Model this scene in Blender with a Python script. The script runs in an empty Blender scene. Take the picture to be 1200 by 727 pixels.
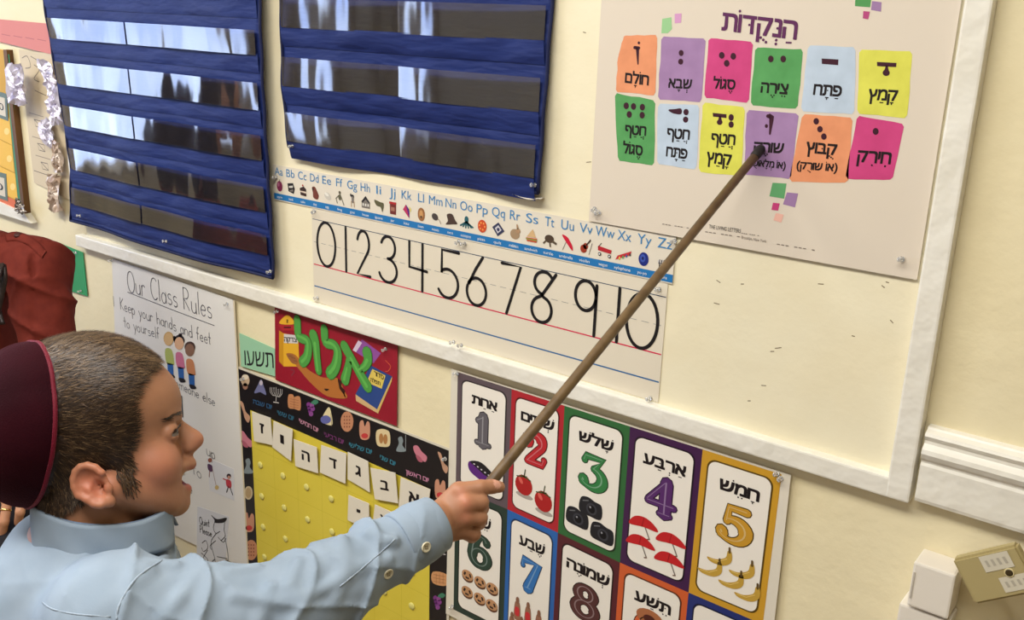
import bpy, bmesh, math, random
import numpy as np
from mathutils import Vector, Matrix
random.seed(7); np.random.seed(7)
SC = bpy.context.scene
COL = SC.collection
pi = math.pi

# ------------------------------------------------------------------ camera
# wall = plane y 0, x to the right along it, z up.  R: rows = camera right / down / forward in (x, down, into wall)
R = np.array([[0.79113561, -0.03294516, 0.61075287],
              [0.20358739, 0.95579334, -0.21215858],
              [-0.57676393, 0.29218779, 0.76286937]])
FPX = 1145.66
CAM = np.array([0.0, -1.25, 1.55])
def wv(v): return np.array([v[0], v[2], -v[1]])
E1, E2, E3 = wv(R[0]), -wv(R[1]), -wv(R[2])      # image right, image up, toward camera
cd = bpy.data.cameras.new('camera'); cam = bpy.data.objects.new('camera', cd); COL.objects.link(cam)
cd.sensor_width = 36.0; cd.lens = FPX / 1200 * 36.0; cd.clip_start = 0.02
mw = Matrix.Identity(4)
for i in range(3):
    mw[i][0] = E1[i]; mw[i][1] = E2[i]; mw[i][2] = E3[i]; mw[i][3] = CAM[i]
cam.matrix_world = mw
SC.camera = cam

# ------------------------------------------------------------------ light
SC.view_settings.view_transform = 'Standard'
SC.view_settings.look = 'None'
SC.view_settings.exposure = 0.15
SC.view_settings.gamma = 1.0
SC.view_settings.use_curve_mapping = False
w = bpy.data.worlds.new('world'); SC.world = w; w.use_nodes = True
w.node_tree.nodes['Background'].inputs[0].default_value = (0.75, 0.86, 1.0, 1)
w.node_tree.nodes['Background'].inputs[1].default_value = 0.4
def area(name, loc, target, sx, sy, power, color):
    l = bpy.data.lights.new(name, 'AREA'); l.shape = 'RECTANGLE'; l.size = sx; l.size_y = sy
    l.energy = power; l.color = color
    o = bpy.data.objects.new(name, l); COL.objects.link(o); o.location = loc
    o.rotation_euler = (Vector(target) - Vector(loc)).to_track_quat('-Z', 'Y').to_euler()
    return o
area('ceiling_lamp', (-0.85, -1.3, 2.64), (-0.85, -1.3, 0), 2.0, 0.6, 51, (1.0, 0.975, 0.925))
area('ceiling_lamp', (-0.4, -3.0, 2.62), (-0.4, -3.0, 0), 1.3, 0.35, 8, (1.0, 0.955, 0.86))
area('ceiling_lamp', (-3.0, -1.4, 2.62), (-3.0, -1.4, 0), 1.3, 0.35, 46, (1.0, 0.975, 0.925))

# ------------------------------------------------------------------ helpers
def lin(c):
    c = c / 255.0
    return c / 12.92 if c <= 0.04045 else ((c + 0.055) / 1.055) ** 2.4
def rgb(c): return (lin(c[0]), lin(c[1]), lin(c[2]), 1.0)
_mats = {}
def M(c, rough=0.6, spec=0.3, coat=0.0):
    """plain printed / painted colour, sRGB 0-255"""
    key = (tuple(c), rough, spec, coat)
    if key in _mats: return _mats[key]
    m = bpy.data.materials.new('ink'); m.use_nodes = True
    b = m.node_tree.nodes['Principled BSDF']
    b.inputs['Base Color'].default_value = rgb(c); b.inputs['Roughness'].default_value = rough
    b.inputs['Specular IOR Level'].default_value = spec; b.inputs['Coat Weight'].default_value = coat
    b.inputs['Coat Roughness'].default_value = 0.15
    _mats[key] = m
    return m
def nodemat(name, c, c2=None, rough=0.7, spec=0.3, scale=30, bump=0.1, bscale=200, stretch=(1, 1, 1), dist=0.002, detail=4, sheen=0, metal=0, bump2=0, b2scale=20):
    """two-tone noise colour + noise bump"""
    m = bpy.data.materials.new(name); m.use_nodes = True
    nt = m.node_tree; N = nt.nodes; L = nt.links; b = N['Principled BSDF']
    tc = N.new('ShaderNodeTexCoord'); mp = N.new('ShaderNodeMapping'); mp.inputs['Scale'].default_value = stretch
    L.new(tc.outputs['Object'], mp.inputs['Vector'])
    if c2 is not None:
        n = N.new('ShaderNodeTexNoise'); n.inputs['Scale'].default_value = scale; n.inputs['Detail'].default_value = detail
        r = N.new('ShaderNodeValToRGB'); r.color_ramp.elements[0].color = rgb(c); r.color_ramp.elements[1].color = rgb(c2)
        r.color_ramp.elements[0].position = 0.32; r.color_ramp.elements[1].position = 0.68
        L.new(mp.outputs['Vector'], n.inputs['Vector']); L.new(n.outputs['Fac'], r.inputs['Fac']); L.new(r.outputs['Color'], b.inputs['Base Color'])
    else: b.inputs['Base Color'].default_value = rgb(c)
    b.inputs['Roughness'].default_value = rough; b.inputs['Specular IOR Level'].default_value = spec; b.inputs['Metallic'].default_value = metal
    if sheen:
        b.inputs['Sheen Weight'].default_value = sheen; b.inputs['Sheen Roughness'].default_value = 0.35
    if bump:
        n2 = N.new('ShaderNodeTexNoise'); n2.inputs['Scale'].default_value = bscale; n2.inputs['Detail'].default_value = 3
        bp = N.new('ShaderNodeBump'); bp.inputs['Strength'].default_value = bump; bp.inputs['Distance'].default_value = dist
        L.new(mp.outputs['Vector'], n2.inputs['Vector']); L.new(n2.outputs['Fac'], bp.inputs['Height'])
        last = bp
        if bump2:
            n3 = N.new('ShaderNodeTexNoise'); n3.inputs['Scale'].default_value = b2scale; n3.inputs['Detail'].default_value = 2
            bp2 = N.new('ShaderNodeBump'); bp2.inputs['Strength'].default_value = bump2; bp2.inputs['Distance'].default_value = 0.01
            L.new(mp.outputs['Vector'], n3.inputs['Vector']); L.new(n3.outputs['Fac'], bp2.inputs['Height'])
            L.new(bp.outputs['Normal'], bp2.inputs['Normal']); last = bp2
        L.new(last.outputs['Normal'], b.inputs['Normal'])
    return m

def mesh_obj(name, verts, faces, mats, midx=None, parent=None, origin=None, smooth=False):
    """verts in world metres; origin = world point the object stands at (a child uses its parent's)"""
    if parent is not None:
        org = np.array(parent['_org'])
    else:
        org = np.array(origin if origin is not None else (0, 0, 0), float)
    me = bpy.data.meshes.new(name)
    vv = np.asarray(verts, float) - org
    me.from_pydata(vv.tolist(), [], [list(map(int, f)) for f in faces])
    if not isinstance(mats, (list, tuple)): mats = [mats]
    for m in mats: me.materials.append(m)
    if midx is not None: me.polygons.foreach_set('material_index', np.asarray(midx, dtype=np.int32))
    if smooth: me.polygons.foreach_set('use_smooth', np.ones(len(me.polygons), dtype=bool))
    me.update()
    o = bpy.data.objects.new(name, me); COL.objects.link(o)
    o['_org'] = [float(x) for x in org]
    if parent is not None: o.parent = parent
    else: o.location = org
    return o
def empty(name, loc):
    o = bpy.data.objects.new(name, None); COL.objects.link(o); o.location = loc; o.empty_display_size = 0.05
    o['_org'] = [float(x) for x in loc]
    return o
def tag(o, label, cat, group=None):
    o['label'] = label; o['category'] = cat
    if group: o['group'] = group
    return o
def struct(o): o['kind'] = 'structure'; return o

class MB:
    """collects boxes, tubes, lathes into one mesh"""
    def __init__(s): s.v = []; s.f = []; s.mi = []; s.mats = []
    def mat(s, m):
        if m not in s.mats: s.mats.append(m)
        return s.mats.index(m)
    def add(s, verts, faces, m):
        o = len(s.v); s.v.extend([tuple(map(float, p)) for p in verts]); k = s.mat(m)
        for f in faces: s.f.append([o + i for i in f]); s.mi.append(k)
    def box(s, a, b, m, bev=0.0, mat4=None):
        bm = bmesh.new(); bmesh.ops.create_cube(bm, size=1.0)
        a = Vector(a); b = Vector(b)
        for v in bm.verts: v.co = Vector(((a[i] + b[i]) / 2 + v.co[i] * abs(b[i] - a[i])) for i in range(3))
        if bev: bmesh.ops.bevel(bm, geom=bm.edges[:], offset=bev, segments=2, affect='EDGES', profile=0.6)
        if mat4 is not None: bmesh.ops.transform(bm, matrix=mat4, verts=bm.verts[:])
        bm.verts.index_update()
        s.add([v.co for v in bm.verts], [[v.index for v in f.verts] for f in bm.faces], m); bm.free()
    def tube(s, pts, r, m, n=12, caps=True):
        pts = [np.array(p, float) for p in pts]; rs = r if isinstance(r, (list, tuple)) else [r] * len(pts)
        T = []
        for i in range(len(pts)):
            t = pts[min(i + 1, len(pts) - 1)] - pts[max(i - 1, 0)]; T.append(t / (np.linalg.norm(t) + 1e-9))
        u = np.cross(T[0], [0.3, 0.5, 0.8]); u /= np.linalg.norm(u)
        V = []; F = []
        for i, p in enumerate(pts):
            u = u - T[i] * np.dot(u, T[i]); u /= np.linalg.norm(u); v = np.cross(T[i], u)
            for k in range(n):
                a = 2 * pi * k / n; V.append(p + rs[i] * (math.cos(a) * u + math.sin(a) * v))
        for i in range(len(pts) - 1):
            for k in range(n): F.append([i * n + k, i * n + (k + 1) % n, (i + 1) * n + (k + 1) % n, (i + 1) * n + k])
        if caps: F.append(list(range(n))[::-1]); F.append([(len(pts) - 1) * n + k for k in range(n)])
        s.add(V, F, m)
    def lathe(s, base, axis, prof, m, n=20):
        """prof: list of (radius, height along axis)"""
        base = np.array(base, float); ax = np.array(axis, float); ax /= np.linalg.norm(ax)
        u = np.cross(ax, [0.31, 0.2, 0.9] if abs(ax[2]) < 0.9 else [1, 0, 0]); u /= np.linalg.norm(u); v = np.cross(ax, u)
        V = []; F = []
        for r, h in prof:
            for k in range(n):
                a = 2 * pi * k / n; V.append(base + ax * h + max(r, 1e-6) * (math.cos(a) * u + math.sin(a) * v))
        for i in range(len(prof) - 1):
            for k in range(n): F.append([i * n + k, i * n + (k + 1) % n, (i + 1) * n + (k + 1) % n, (i + 1) * n + k])
        F.append(list(range(n))[::-1]); F.append([(len(prof) - 1) * n + k for k in range(n)])
        s.add(V, F, m)
    def build(s, name, parent=None, origin=None, smooth=False):
        return mesh_obj(name, s.v, s.f, s.mats, s.mi, parent, origin, smooth)

def wall_pt(px, py, y=0.0):
    """where the sight line through a pixel of the photo meets the vertical plane y"""
    d = R.T @ np.array([(px - 600) / FPX, (py - 363.5) / FPX, 1.0]); t = (1.25 + y) / d[2]
    return np.array([d[0] * t, y, 1.55 - d[1] * t])
def at(px, py, depth):
    d = R.T @ np.array([(px - 600) / FPX, (py - 363.5) / FPX, 1.0]) * depth
    return np.array([d[0], d[2] - 1.25, 1.55 - d[1]])

# ------------------------------------------------------------------ print engine
LAY = 0.00025
_gl = {}
def glyph(ch, bold=0.0):
    """outlines of a text string from the built-in font, triangulated -> 2-D verts, faces"""
    if ch in _gl: return _gl[ch]
    from mathutils.geometry import interpolate_bezier, delaunay_2d_cdt
    c = bpy.data.curves.new('g', 'FONT'); c.body = ch
    o = bpy.data.objects.new('g', c); COL.objects.link(o); bpy.context.view_layer.update()
    oe = o.evaluated_get(bpy.context.evaluated_depsgraph_get()); cu = oe.to_curve(bpy.context.evaluated_depsgraph_get())
    loops = []
    for sp in cu.splines:
        b = sp.bezier_points; n = len(b); pts = []
        for i in range(n):
            p, q = b[i], b[(i + 1) % n]; seg = interpolate_bezier(p.co, p.handle_right, q.handle_left, q.co, 5)
            straight = (p.handle_right - p.co).cross(q.co - p.co).length < 1e-6 and (q.handle_left - q.co).cross(q.co - p.co).length < 1e-6
            pts += [seg[0]] if straight else list(seg[:-1])
        pts = [(v.x, v.y) for v in pts]; clean = [v for i, v in enumerate(pts) if math.dist(v, pts[i - 1]) > 1e-5]
        if len(clean) > 2: loops.append(clean)
    oe.to_curve_clear(); bpy.data.objects.remove(o); bpy.data.curves.remove(c)
    V = [Vector(v) for l in loops for v in l]; E = []; k = 0
    for l in loops: E += [(k + i, k + (i + 1) % len(l)) for i in range(len(l))]; k += len(l)
    if not V: _gl[ch] = ([], []); return _gl[ch]
    ov, oed, of, *_ = delaunay_2d_cdt(V, E, [], 0, 1e-6)
    def wind(x, y):
        w = 0
        for l in loops:
            for i in range(len(l)):
                (x0, y0), (x1, y1) = l[i - 1], l[i]
                if (y0 <= y) != (y1 <= y):
                    if x0 + (y - y0) / (y1 - y0) * (x1 - x0) > x: w += 1 if y1 > y0 else -1
        return w
    fs = []
    for f in of:
        cx = sum(ov[i][0] for i in f) / len(f); cy = sum(ov[i][1] for i in f) / len(f)
        if wind(cx, cy): fs.append(list(f))
    _gl[ch] = ([(v[0], v[1]) for v in ov], fs); return _gl[ch]
HEB = set(chr(i) for i in range(0x5D0, 0x5EB))
def arc(cx, cy, rx, ry, a0, a1, n=14):
    return [(cx + rx * math.cos(math.radians(a0 + (a1 - a0) * i / n)), cy + ry * math.sin(math.radians(a0 + (a1 - a0) * i / n))) for i in range(n + 1)]
def smooth_path(p, n=5):
    p = [np.array(q, float) for q in p]
    if len(p) < 3: return p
    out = []
    for i in range(len(p) - 1):
        a = p[max(i - 1, 0)]; b = p[i]; c = p[i + 1]; d = p[min(i + 2, len(p) - 1)]
        for k in range(n):
            t = k / n
            out.append(0.5 * ((2 * b) + (c - a) * t + (2 * a - 5 * b + 4 * c - d) * t * t + (3 * b - a - 3 * c + d) * t ** 3))
    out.append(p[-1]); return out

class Print(MB):
    """flat artwork on a vertical sheet.  2-D input is photo pixels (px=True) or wall (x, z) metres, or any warp set with s.map"""
    def __init__(s, y, xf=None):
        super().__init__(); s.y = y
        s.map = xf if xf else (lambda p: (lambda q: (q[0], q[2]))(wall_pt(p[0], p[1], y)))
    def P(s, p, lay): x, z = s.map(p); return (x, s.y - lay * LAY, z)
    def poly(s, pts, m, lay=1):
        s.add([s.P(p, lay) for p in pts], [list(range(len(pts)))], m)
    def fan(s, c, pts, m, lay=1):
        n = len(pts); s.add([s.P(c, lay)] + [s.P(p, lay) for p in pts], [[0, 1 + i, 1 + (i + 1) % n] for i in range(n)], m)
    def ell(s, c, rx, ry, m, lay=1, rot=0, n=18, wob=0):
        cr, sr = math.cos(math.radians(rot)), math.sin(math.radians(rot)); pts = []
        for k in range(n):
            a = 2 * pi * k / n; q = 1 + wob * math.sin(3 * a + c[0]); x = rx * math.cos(a) * q; y = ry * math.sin(a) * q
            pts.append((c[0] + x * cr - y * sr, c[1] + x * sr + y * cr))
        s.fan(c, pts, m, lay)
    def blob(s, pts, m, lay=1, n=4):
        """smooth closed outline"""
        p = [np.array(q, float) for q in pts]; N = len(p); out = []
        for i in range(N):
            a, b, c, d = p[i - 1], p[i], p[(i + 1) % N], p[(i + 2) % N]
            for k in range(n):
                t = k / n; out.append(0.5 * ((2 * b) + (c - a) * t + (2 * a - 5 * b + 4 * c - d) * t * t + (3 * b - a - 3 * c + d) * t ** 3))
        s.poly(out, m, lay)
    def stroke(s, pts, wd, m, lay=1, smooth=False, caps=True):
        """wd in metres on the wall (or list)"""
        if smooth: 
            n0 = len(pts); pts = smooth_path(pts)
        q = [np.array(s.map(p)) for p in pts]; n = len(q)
        ws = [wd] * n if not isinstance(wd, (list, tuple)) else list(np.interp(np.linspace(0, 1, n), np.linspace(0, 1, len(wd)), wd))
        V = []; F = []; y = s.y - lay * LAY
        for i in range(n):
            t = q[min(i + 1, n - 1)] - q[max(i - 1, 0)]; t = t / (np.linalg.norm(t) + 1e-12); nn = np.array([-t[1], t[0]]) * ws[i] / 2
            V += [(q[i][0] + nn[0], y, q[i][1] + nn[1]), (q[i][0] - nn[0], y, q[i][1] - nn[1])]
        for i in range(n - 1): F.append([2 * i, 2 * i + 1, 2 * i + 3, 2 * i + 2])
        s.add(V, F, m)
        if caps:
            for i in (0, n - 1):
                r = ws[i] / 2; s.add([(q[i][0] + r * math.cos(a * pi / 4), y - (.06 if i else .1) * LAY, q[i][1] + r * math.sin(a * pi / 4)) for a in range(8)], [list(range(8))], m)
    def tri(s, vs, fs, fn, m, lay):
        y = s.y - lay * LAY; V = []
        for v in vs: x, z = fn(v); V.append((x, y, z))
        s.add(V, fs, m)
    def frame(s, p0, p1, h):
        """baseline frame: left, right input points and letter height (input units, upward) -> origin, unit x, width, height"""
        a = np.array(s.map(p0)); b = np.array(s.map(p1)); up = np.array(s.map((p0[0], p0[1] + h))) - a
        return a, b - a, np.linalg.norm(up)
    def text(s, t, p0, p1, h, m, lay=2, bold=0.0, thick=0.0):
        """latin text fitted between two baseline points, cap height h (sign: negative = up in pixels)"""
        a, ex, H = s.frame(p0, p1, h); vs, fs = glyph(t, 0.0)
        if not vs: return
        x0 = min(v[0] for v in vs); x1 = max(v[0] for v in vs); cap = 0.70
        sx = 1.0 / (x1 - x0)
        for dz in ((0,) if not thick else (-thick, thick)):
            for dx in ((0,) if not thick else (-thick * H, thick * H)):
                lay += .08; s.tri(vs, fs, lambda v: (a[0] + dx + ex[0] * (v[0] - x0) * sx, a[1] + ex[1] * (v[0] - x0) * sx + H * (v[1] / cap + dz)), m, lay)
    def heb(s, t, p0, p1, h, m, lay=2, bold=0.012, thick=0.05, marks=True):
        a, ex, H = s.frame(p0, p1, h); cl = []
        for ch in t:
            ch = {'(': ')', ')': '('}.get(ch, ch)
            if ch in HEB or ch in ' ()0123456789': cl.append([ch, ''])
            else: cl[-1][1] += ch
        cap = 0.60; gap = 0.10; adv = []
        for ch, _ in cl:
            if ch == ' ': adv.append((0, 0.30)); continue
            vs, fs = glyph(ch, 0.0); x0 = min(v[0] for v in vs); x1 = max(v[0] for v in vs); adv.append((x0, (x1 - x0) / cap))
        tot = sum(w_ for _, w_ in adv) + gap * (len(cl) - 1); k = 1.0 / tot; pen = tot
        W_ = np.linalg.norm(ex); ux = ex / W_
        def pt(u, v): return (a[0] + ex[0] * u * k, a[1] + ex[1] * u * k + H * v)
        def dot(u, v, r=0.085):
            s.add([(lambda q: (q[0], s.y - lay * LAY, q[1]))((pt(u, v)[0] + H * r * math.cos(b * pi / 5), pt(u, v)[1] + H * r * math.sin(b * pi / 5))) for b in range(10)], [list(range(10))], m)
        def bar(u, v, wd=0.36, hh=0.10):
            q = pt(u, v); s.add([(q[0] + H * i * wd / 2, s.y - lay * LAY, q[1] + H * j * hh / 2) for i, j in ((-1, -1), (1, -1), (1, 1), (-1, 1))], [[0, 1, 2, 3]], m)
        for (ch, mk), (x0, wd) in zip(cl, adv):
            pen -= wd
            if ch != ' ':
                vs, fs = glyph(ch, 0.0)
                bx, bz = max(bold, 0) * 2.2, thick / 2
                for ci_, (dx, dz) in enumerate(((0, 0),) if not (bx or bz) else ((-bx, -bz), (bx, -bz), (bx, bz), (-bx, bz))):
                    s.tri(vs, fs, lambda v: pt(pen + (v[0] - x0) / cap + dx, v[1] / cap + dz), m, lay + .08 * ci_)
                c = pen + wd / 2; y0 = -0.24
                if ch in 'ףךןץק': c -= 0.0
                for mm in mk:
                    o = ord(mm)
                    if o == 0x5B7: bar(c, y0)
                    elif o == 0x5B8: bar(c, y0 + 0.03); bar(c, y0 - 0.10, 0.11, 0.18)
                    elif o == 0x5B6: dot(c - .15, y0 + .02); dot(c + .15, y0 + .02); dot(c, y0 - .16)
                    elif o == 0x5B5: dot(c - .14, y0); dot(c + .14, y0)
                    elif o == 0x5B0: dot(c, y0 + .05); dot(c, y0 - .17)
                    elif o == 0x5B4: dot(c, y0)
                    elif o == 0x5B9: dot(c - wd / 2 + 0.0, 1.2)
                    elif o == 0x5BC: dot(c - (0.22 if ch == 'ו' else 0), 0.48, 0.075)
                    elif o == 0x5BB: dot(c - .17, y0 + .08); dot(c, y0 - .03); dot(c + .17, y0 - .14)
                    elif o == 0x5B2: bar(c - .14, y0, 0.26); dot(c + .14, y0 + .05); dot(c + .14, y0 - .15)
                    elif o == 0x5C1: dot(c + wd / 2 - .08, 1.2)
                    elif o == 0x5C2: dot(c - wd / 2 + .08, 1.2)
            pen -= gap
    def sheet(s, corners, m, th=0.0008, lay=0):
        """solid thin sheet behind the artwork; corners TL TR BR BL"""
        F0 = [s.P(p, lay) for p in corners]; B0 = [(p[0], p[1] + th, p[2]) for p in F0]; n = len(F0)
        s.add(F0 + B0, [list(range(n))] + [list(range(2 * n - 1, n - 1, -1))] + [[i, i + n, (i + 1) % n + n, (i + 1) % n] for i in range(n)], m)
def wallxz(p): return (p[0], p[1])
# ================================================================== ROOM
wall_m = nodemat('painted_wall', (232, 220, 183), (228, 215, 176), rough=0.55, scale=6, bump=0.35, bscale=90, dist=0.0015, bump2=0.25, b2scale=14)
board_m = nodemat('painted_board', (234, 225, 195), (231, 220, 187), rough=0.5, scale=7, bump=0.3, bscale=110, dist=0.0012, bump2=0.2, b2scale=12)
trim_m = nodemat('white_gloss_paint', (232, 228, 216), (226, 221, 206), rough=0.38, spec=0.45, scale=10, bump=0.25, bscale=60, dist=0.0012, bump2=0.3, b2scale=35)
floor_m = nodemat('lino_floor', (150, 132, 108), (128, 112, 92), rough=0.45, scale=12, bump=0.05)
ceil_m = nodemat('ceiling_tiles', (225, 222, 212), (214, 210, 200), rough=0.8, scale=40, bump=0.2)
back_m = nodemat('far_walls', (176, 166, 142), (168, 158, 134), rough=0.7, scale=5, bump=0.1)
XL, XR, YB, ZC = -4.9, 2.2, -4.2, 2.7
def slab(name, a, b, m):
    mb = MB(); mb.box(a, b, m); return struct(mb.build(name, origin=((a[0] + b[0]) / 2, (a[1] + b[1]) / 2, a[2])))
slab('floor', (XL - .1, YB - .1, -0.1), (XR + .1, 0.1, 0), floor_m)
slab('ceiling', (XL - .1, YB - .1, ZC), (XR + .1, 0.1, ZC + .1), ceil_m)
slab('wall_front', (XL, 0, 0), (XR, 0.1, ZC), wall_m)
slab('wall_right', (XR, YB, 0), (XR + .1, 0, ZC), back_m)
slab('wall_rear', (XL, YB - .1, 0), (XR, YB, ZC), back_m)
# left wall with two window openings
mb = MB(); wins = [(-2.55, -0.95), (-3.35, -2.85)]; ZS, ZT = 0.62, 2.45
ys = [YB] + [v for a in sorted(wins) for v in a] + [0.0]
mb.box((XL - .1, YB, 0), (XL, 0, ZS), back_m); mb.box((XL - .1, YB, ZT), (XL, 0, ZC), back_m)
for i in range(0, len(ys), 2): mb.box((XL - .1, ys[i], ZS), (XL, ys[i + 1], ZT), back_m)
struct(mb.build('wall_left', origin=(XL, 0, 0)))
sky_m = bpy.data.materials.new('daylight_pane'); sky_m.use_nodes = True
b_ = sky_m.node_tree.nodes['Principled BSDF']; b_.inputs['Base Color'].default_value = (0.05, 0.05, 0.06, 1)
b_.inputs['Emission Strength'].default_value = 5.2
nt_ = sky_m.node_tree; tc_s = nt_.nodes.new('ShaderNodeTexCoord'); nz_s = nt_.nodes.new('ShaderNodeTexNoise'); nz_s.inputs['Scale'].default_value = 1.7; nz_s.inputs['Detail'].default_value = 4
cr_s = nt_.nodes.new('ShaderNodeValToRGB'); cr_s.color_ramp.elements[0].color = (0.36, 0.48, 0.86, 1); cr_s.color_ramp.elements[1].color = (0.62, 0.75, 1.0, 1); cr_s.color_ramp.elements[0].position = .35; cr_s.color_ramp.elements[1].position = .62
nt_.links.new(tc_s.outputs['Object'], nz_s.inputs['Vector']); nt_.links.new(nz_s.outputs['Fac'], cr_s.inputs['Fac']); nt_.links.new(cr_s.outputs['Color'], b_.inputs['Emission Color'])
for n, (y0, y1) in enumerate(wins, 1):
    mb = MB()
    for a, b in (((XL - .07, y0, ZS), (XL - .01, y0 + .04, ZT)), ((XL - .07, y1 - .04, ZS), (XL - .01, y1, ZT)), ((XL - .07, y0, ZS), (XL + .03, y1, ZS + .04)), ((XL - .07, y0, ZT - .04), (XL - .01, y1, ZT)), ((XL - .06, y0, 1.76), (XL - .02, y1, 1.79))):
        mb.box(a, b, trim_m)
    mb.box((XL - .05, y0 + .03, ZS + .03), (XL - .045, y1 - .03, ZT - .03), sky_m)
    struct(mb.build('window_%d' % n, origin=(XL, (y0 + y1) / 2, ZS)))
# moulded chair rail right of the board: profile (height, projection) swept along the wall
prof = [(0.961, 0), (0.961, .017), (0.966, .0185), (1.012, .0185), (1.016, .017), (1.019, .0175), (1.023, .021), (1.030, .0245), (1.036, .0235), (1.0405, .018), (1.042, .0165), (1.0465, .0165), (1.049, .0185), (1.053, .0205), (1.057, .0185), (1.060, .012), (1.0625, .010), (1.0635, 0)]
mb = MB(); V = []; xs = (-0.268, XR)
for x in xs:
    for z, p in prof: V.append((x, -p, z))
n = len(prof)
mb.add(V, [[i, i + 1, n + i + 1, n + i] for i in range(n - 1)] + [list(range(n))[::-1], list(range(n, 2 * n))], trim_m)
struct(mb.build('trim_1', origin=(-0.268, 0, 0.961)))

# ================================================================== BULLETIN BOARD
BY = -0.004                                                # face of the board panel
bb = empty('bulletin_board', (-1.3, 0, 0.955)); tag(bb, 'large cream bulletin board panel in a white painted wooden frame', 'board')
mb = MB(); mb.box((-2.27, BY, 0.975), (-0.30, 0.0, 1.93), board_m); mb.build('panel', bb)
def rail(a, b, name='frame_rail'):
    mb = MB(); mb.box(a, b, trim_m, bev=0.003); return mb.build(name, bb)
rail((-2.298, -0.021, 0.955), (-0.274, 0, 0.984)); rail((-0.304, -0.0215, 0.9555), (-0.2735, 0, 1.95))
rail((-2.298, -0.0205, 1.03), (-2.268, 0, 1.95)); rail((-2.298, -0.021, 1.92), (-0.274, 0, 1.95))
# nicks and staple holes in the board face
mb = MB(); dk = M((118, 100, 74), 0.8); 
for (x, y, l, a) in [(1160, 36, 3, -10), (840, 356, 6, 40), (842, 330, 4, 70), (870, 333, 3, 0), (962, 333, 6, 8), (1040, 331, 3, 20), (1035, 336, 3, 60), (912, 408, 7, -20), (905, 412, 4, 0), (895, 452, 5, 10), (1000, 394, 3, 20), (1045, 377, 3, 80), (878, 470, 3, 0), (690, 190, 5, -10), (685, 38, 3, 20)]:
    if x > 1100: continue
    PB = Print(BY)
    PB.stroke([(x - l / 2, y - a * .02), (x + l / 2, y + a * .02)], 0.0012, dk, 1); PB.build('staple_scar', bb)

# ================================================================== VOWEL POSTER
NY = -0.009
paper = M((216, 204, 186), 0.45, 0.35); plum = M((92, 40, 84), 0.5); blk = M((28, 20, 22), 0.5); drk = M((60, 22, 38), 0.5)
LBLUE = (178, 193, 207); YEL = (206, 204, 80); GRN = (80, 147, 82); PNK = (193, 62, 117); ORG = (216, 140, 98); MAU = (152, 119, 159)
P = Print(NY)
P.sheet([(1134.0, -60), (1075.2, 326.5), (692, 258.5), (706.5, -60)], paper, 0.001)
# the sheet's four corners are a true rectangle on the wall
P.v.clear(); P.f.clear(); P.mi.clear()
PW = Print(NY, wallxz)
PW.sheet([(-0.797, 1.655), (-0.310, 1.655), (-0.310, 1.2475), (-0.797, 1.2475)], paper, 0.001)
z_ = lambda pts, ox, oy, s: [(ox + x / s, oy + y / s) for x, y in pts]
P.heb('הַנְּקֻדּוֹת', (846, 35), (933, 46), -20, plum, 2, bold=0.014, thick=0.07)
for c, q in (((150, 196, 140), [(265, 68), (298, 62), (300, 105), (285, 120), (262, 120)]), ((206, 150, 190), [(310, 50), (335, 48), (333, 82), (310, 84)]), (GRN, [(962, -20), (1020, -20), (1015, 26), (960, 22)]), (MAU, [(1022, 4), (1056, 8), (1054, 42), (1018, 36)]), ((176, 70, 120), [(990, 40), (1014, 42), (1008, 70), (988, 66)])):
    P.poly(z_(q, 690, 0, 3.077), M(c, .5), 1)
for c, q in (((96, 160, 104), [(482, 458), (517, 460), (511, 498), (474, 492)]), (MAU, [(518, 482), (546, 485), (538, 520), (508, 512)]), (PNK, [(483, 508), (500, 510), (496, 528), (479, 526)]), ((230, 178, 160), [(490, 534), (510, 538), (504, 558), (484, 552)])):
    P.poly(z_(q, 680, 0, 2.138), M(c, .5), 1)
tiny = M((120, 108, 98), .6)
P.text('THE LIVING LETTERS', (831, 267.6), (868, 273.2), -4.5, blk, 2, bold=.004)
for a, b in (((776, 262.5), (808, 267.5)), ((869, 273.3), (890, 276.5)), ((826, 271.5), (868, 277.8)), ((910, 286), (956, 293.5))):
    n = 9
    for i in range(n):
        if i % 4 == 3: continue
        P.stroke([(a[0] + (b[0] - a[0]) * (i + .1) / n, a[1] + (b[1] - a[1]) * (i + .1) / n), (a[0] + (b[0] - a[0]) * (i + .8) / n, a[1] + (b[1] - a[1]) * (i + .8) / n)], .0011, tiny, 2, caps=False)
P.text('Brooklyn, New York', (869, 279.6), (898, 284.6), -3.4, tiny, 2)
o0 = len(PW.v)
PW.v += P.v; PW.f += [[i + o0 for i in f] for f in P.f]
for m_ in [P.mats[k] for k in P.mi]: PW.mi.append(PW.mat(m_))
poster = PW.build('vowel_poster', origin=(-0.5535, NY, 1.2475))
tag(poster, 'white vowel poster with purple Hebrew title above two rows of watercolour tiles, right of board', 'poster')
q_ = lambda x, y: (690 + x / 3.077, y / 3.077)
A_ = lambda x, y: (690 + x / 3.635, 20 + y / 3.635)
B_ = lambda x, y: (870 + x / 3.462, 20 + y / 3.462)
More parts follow.
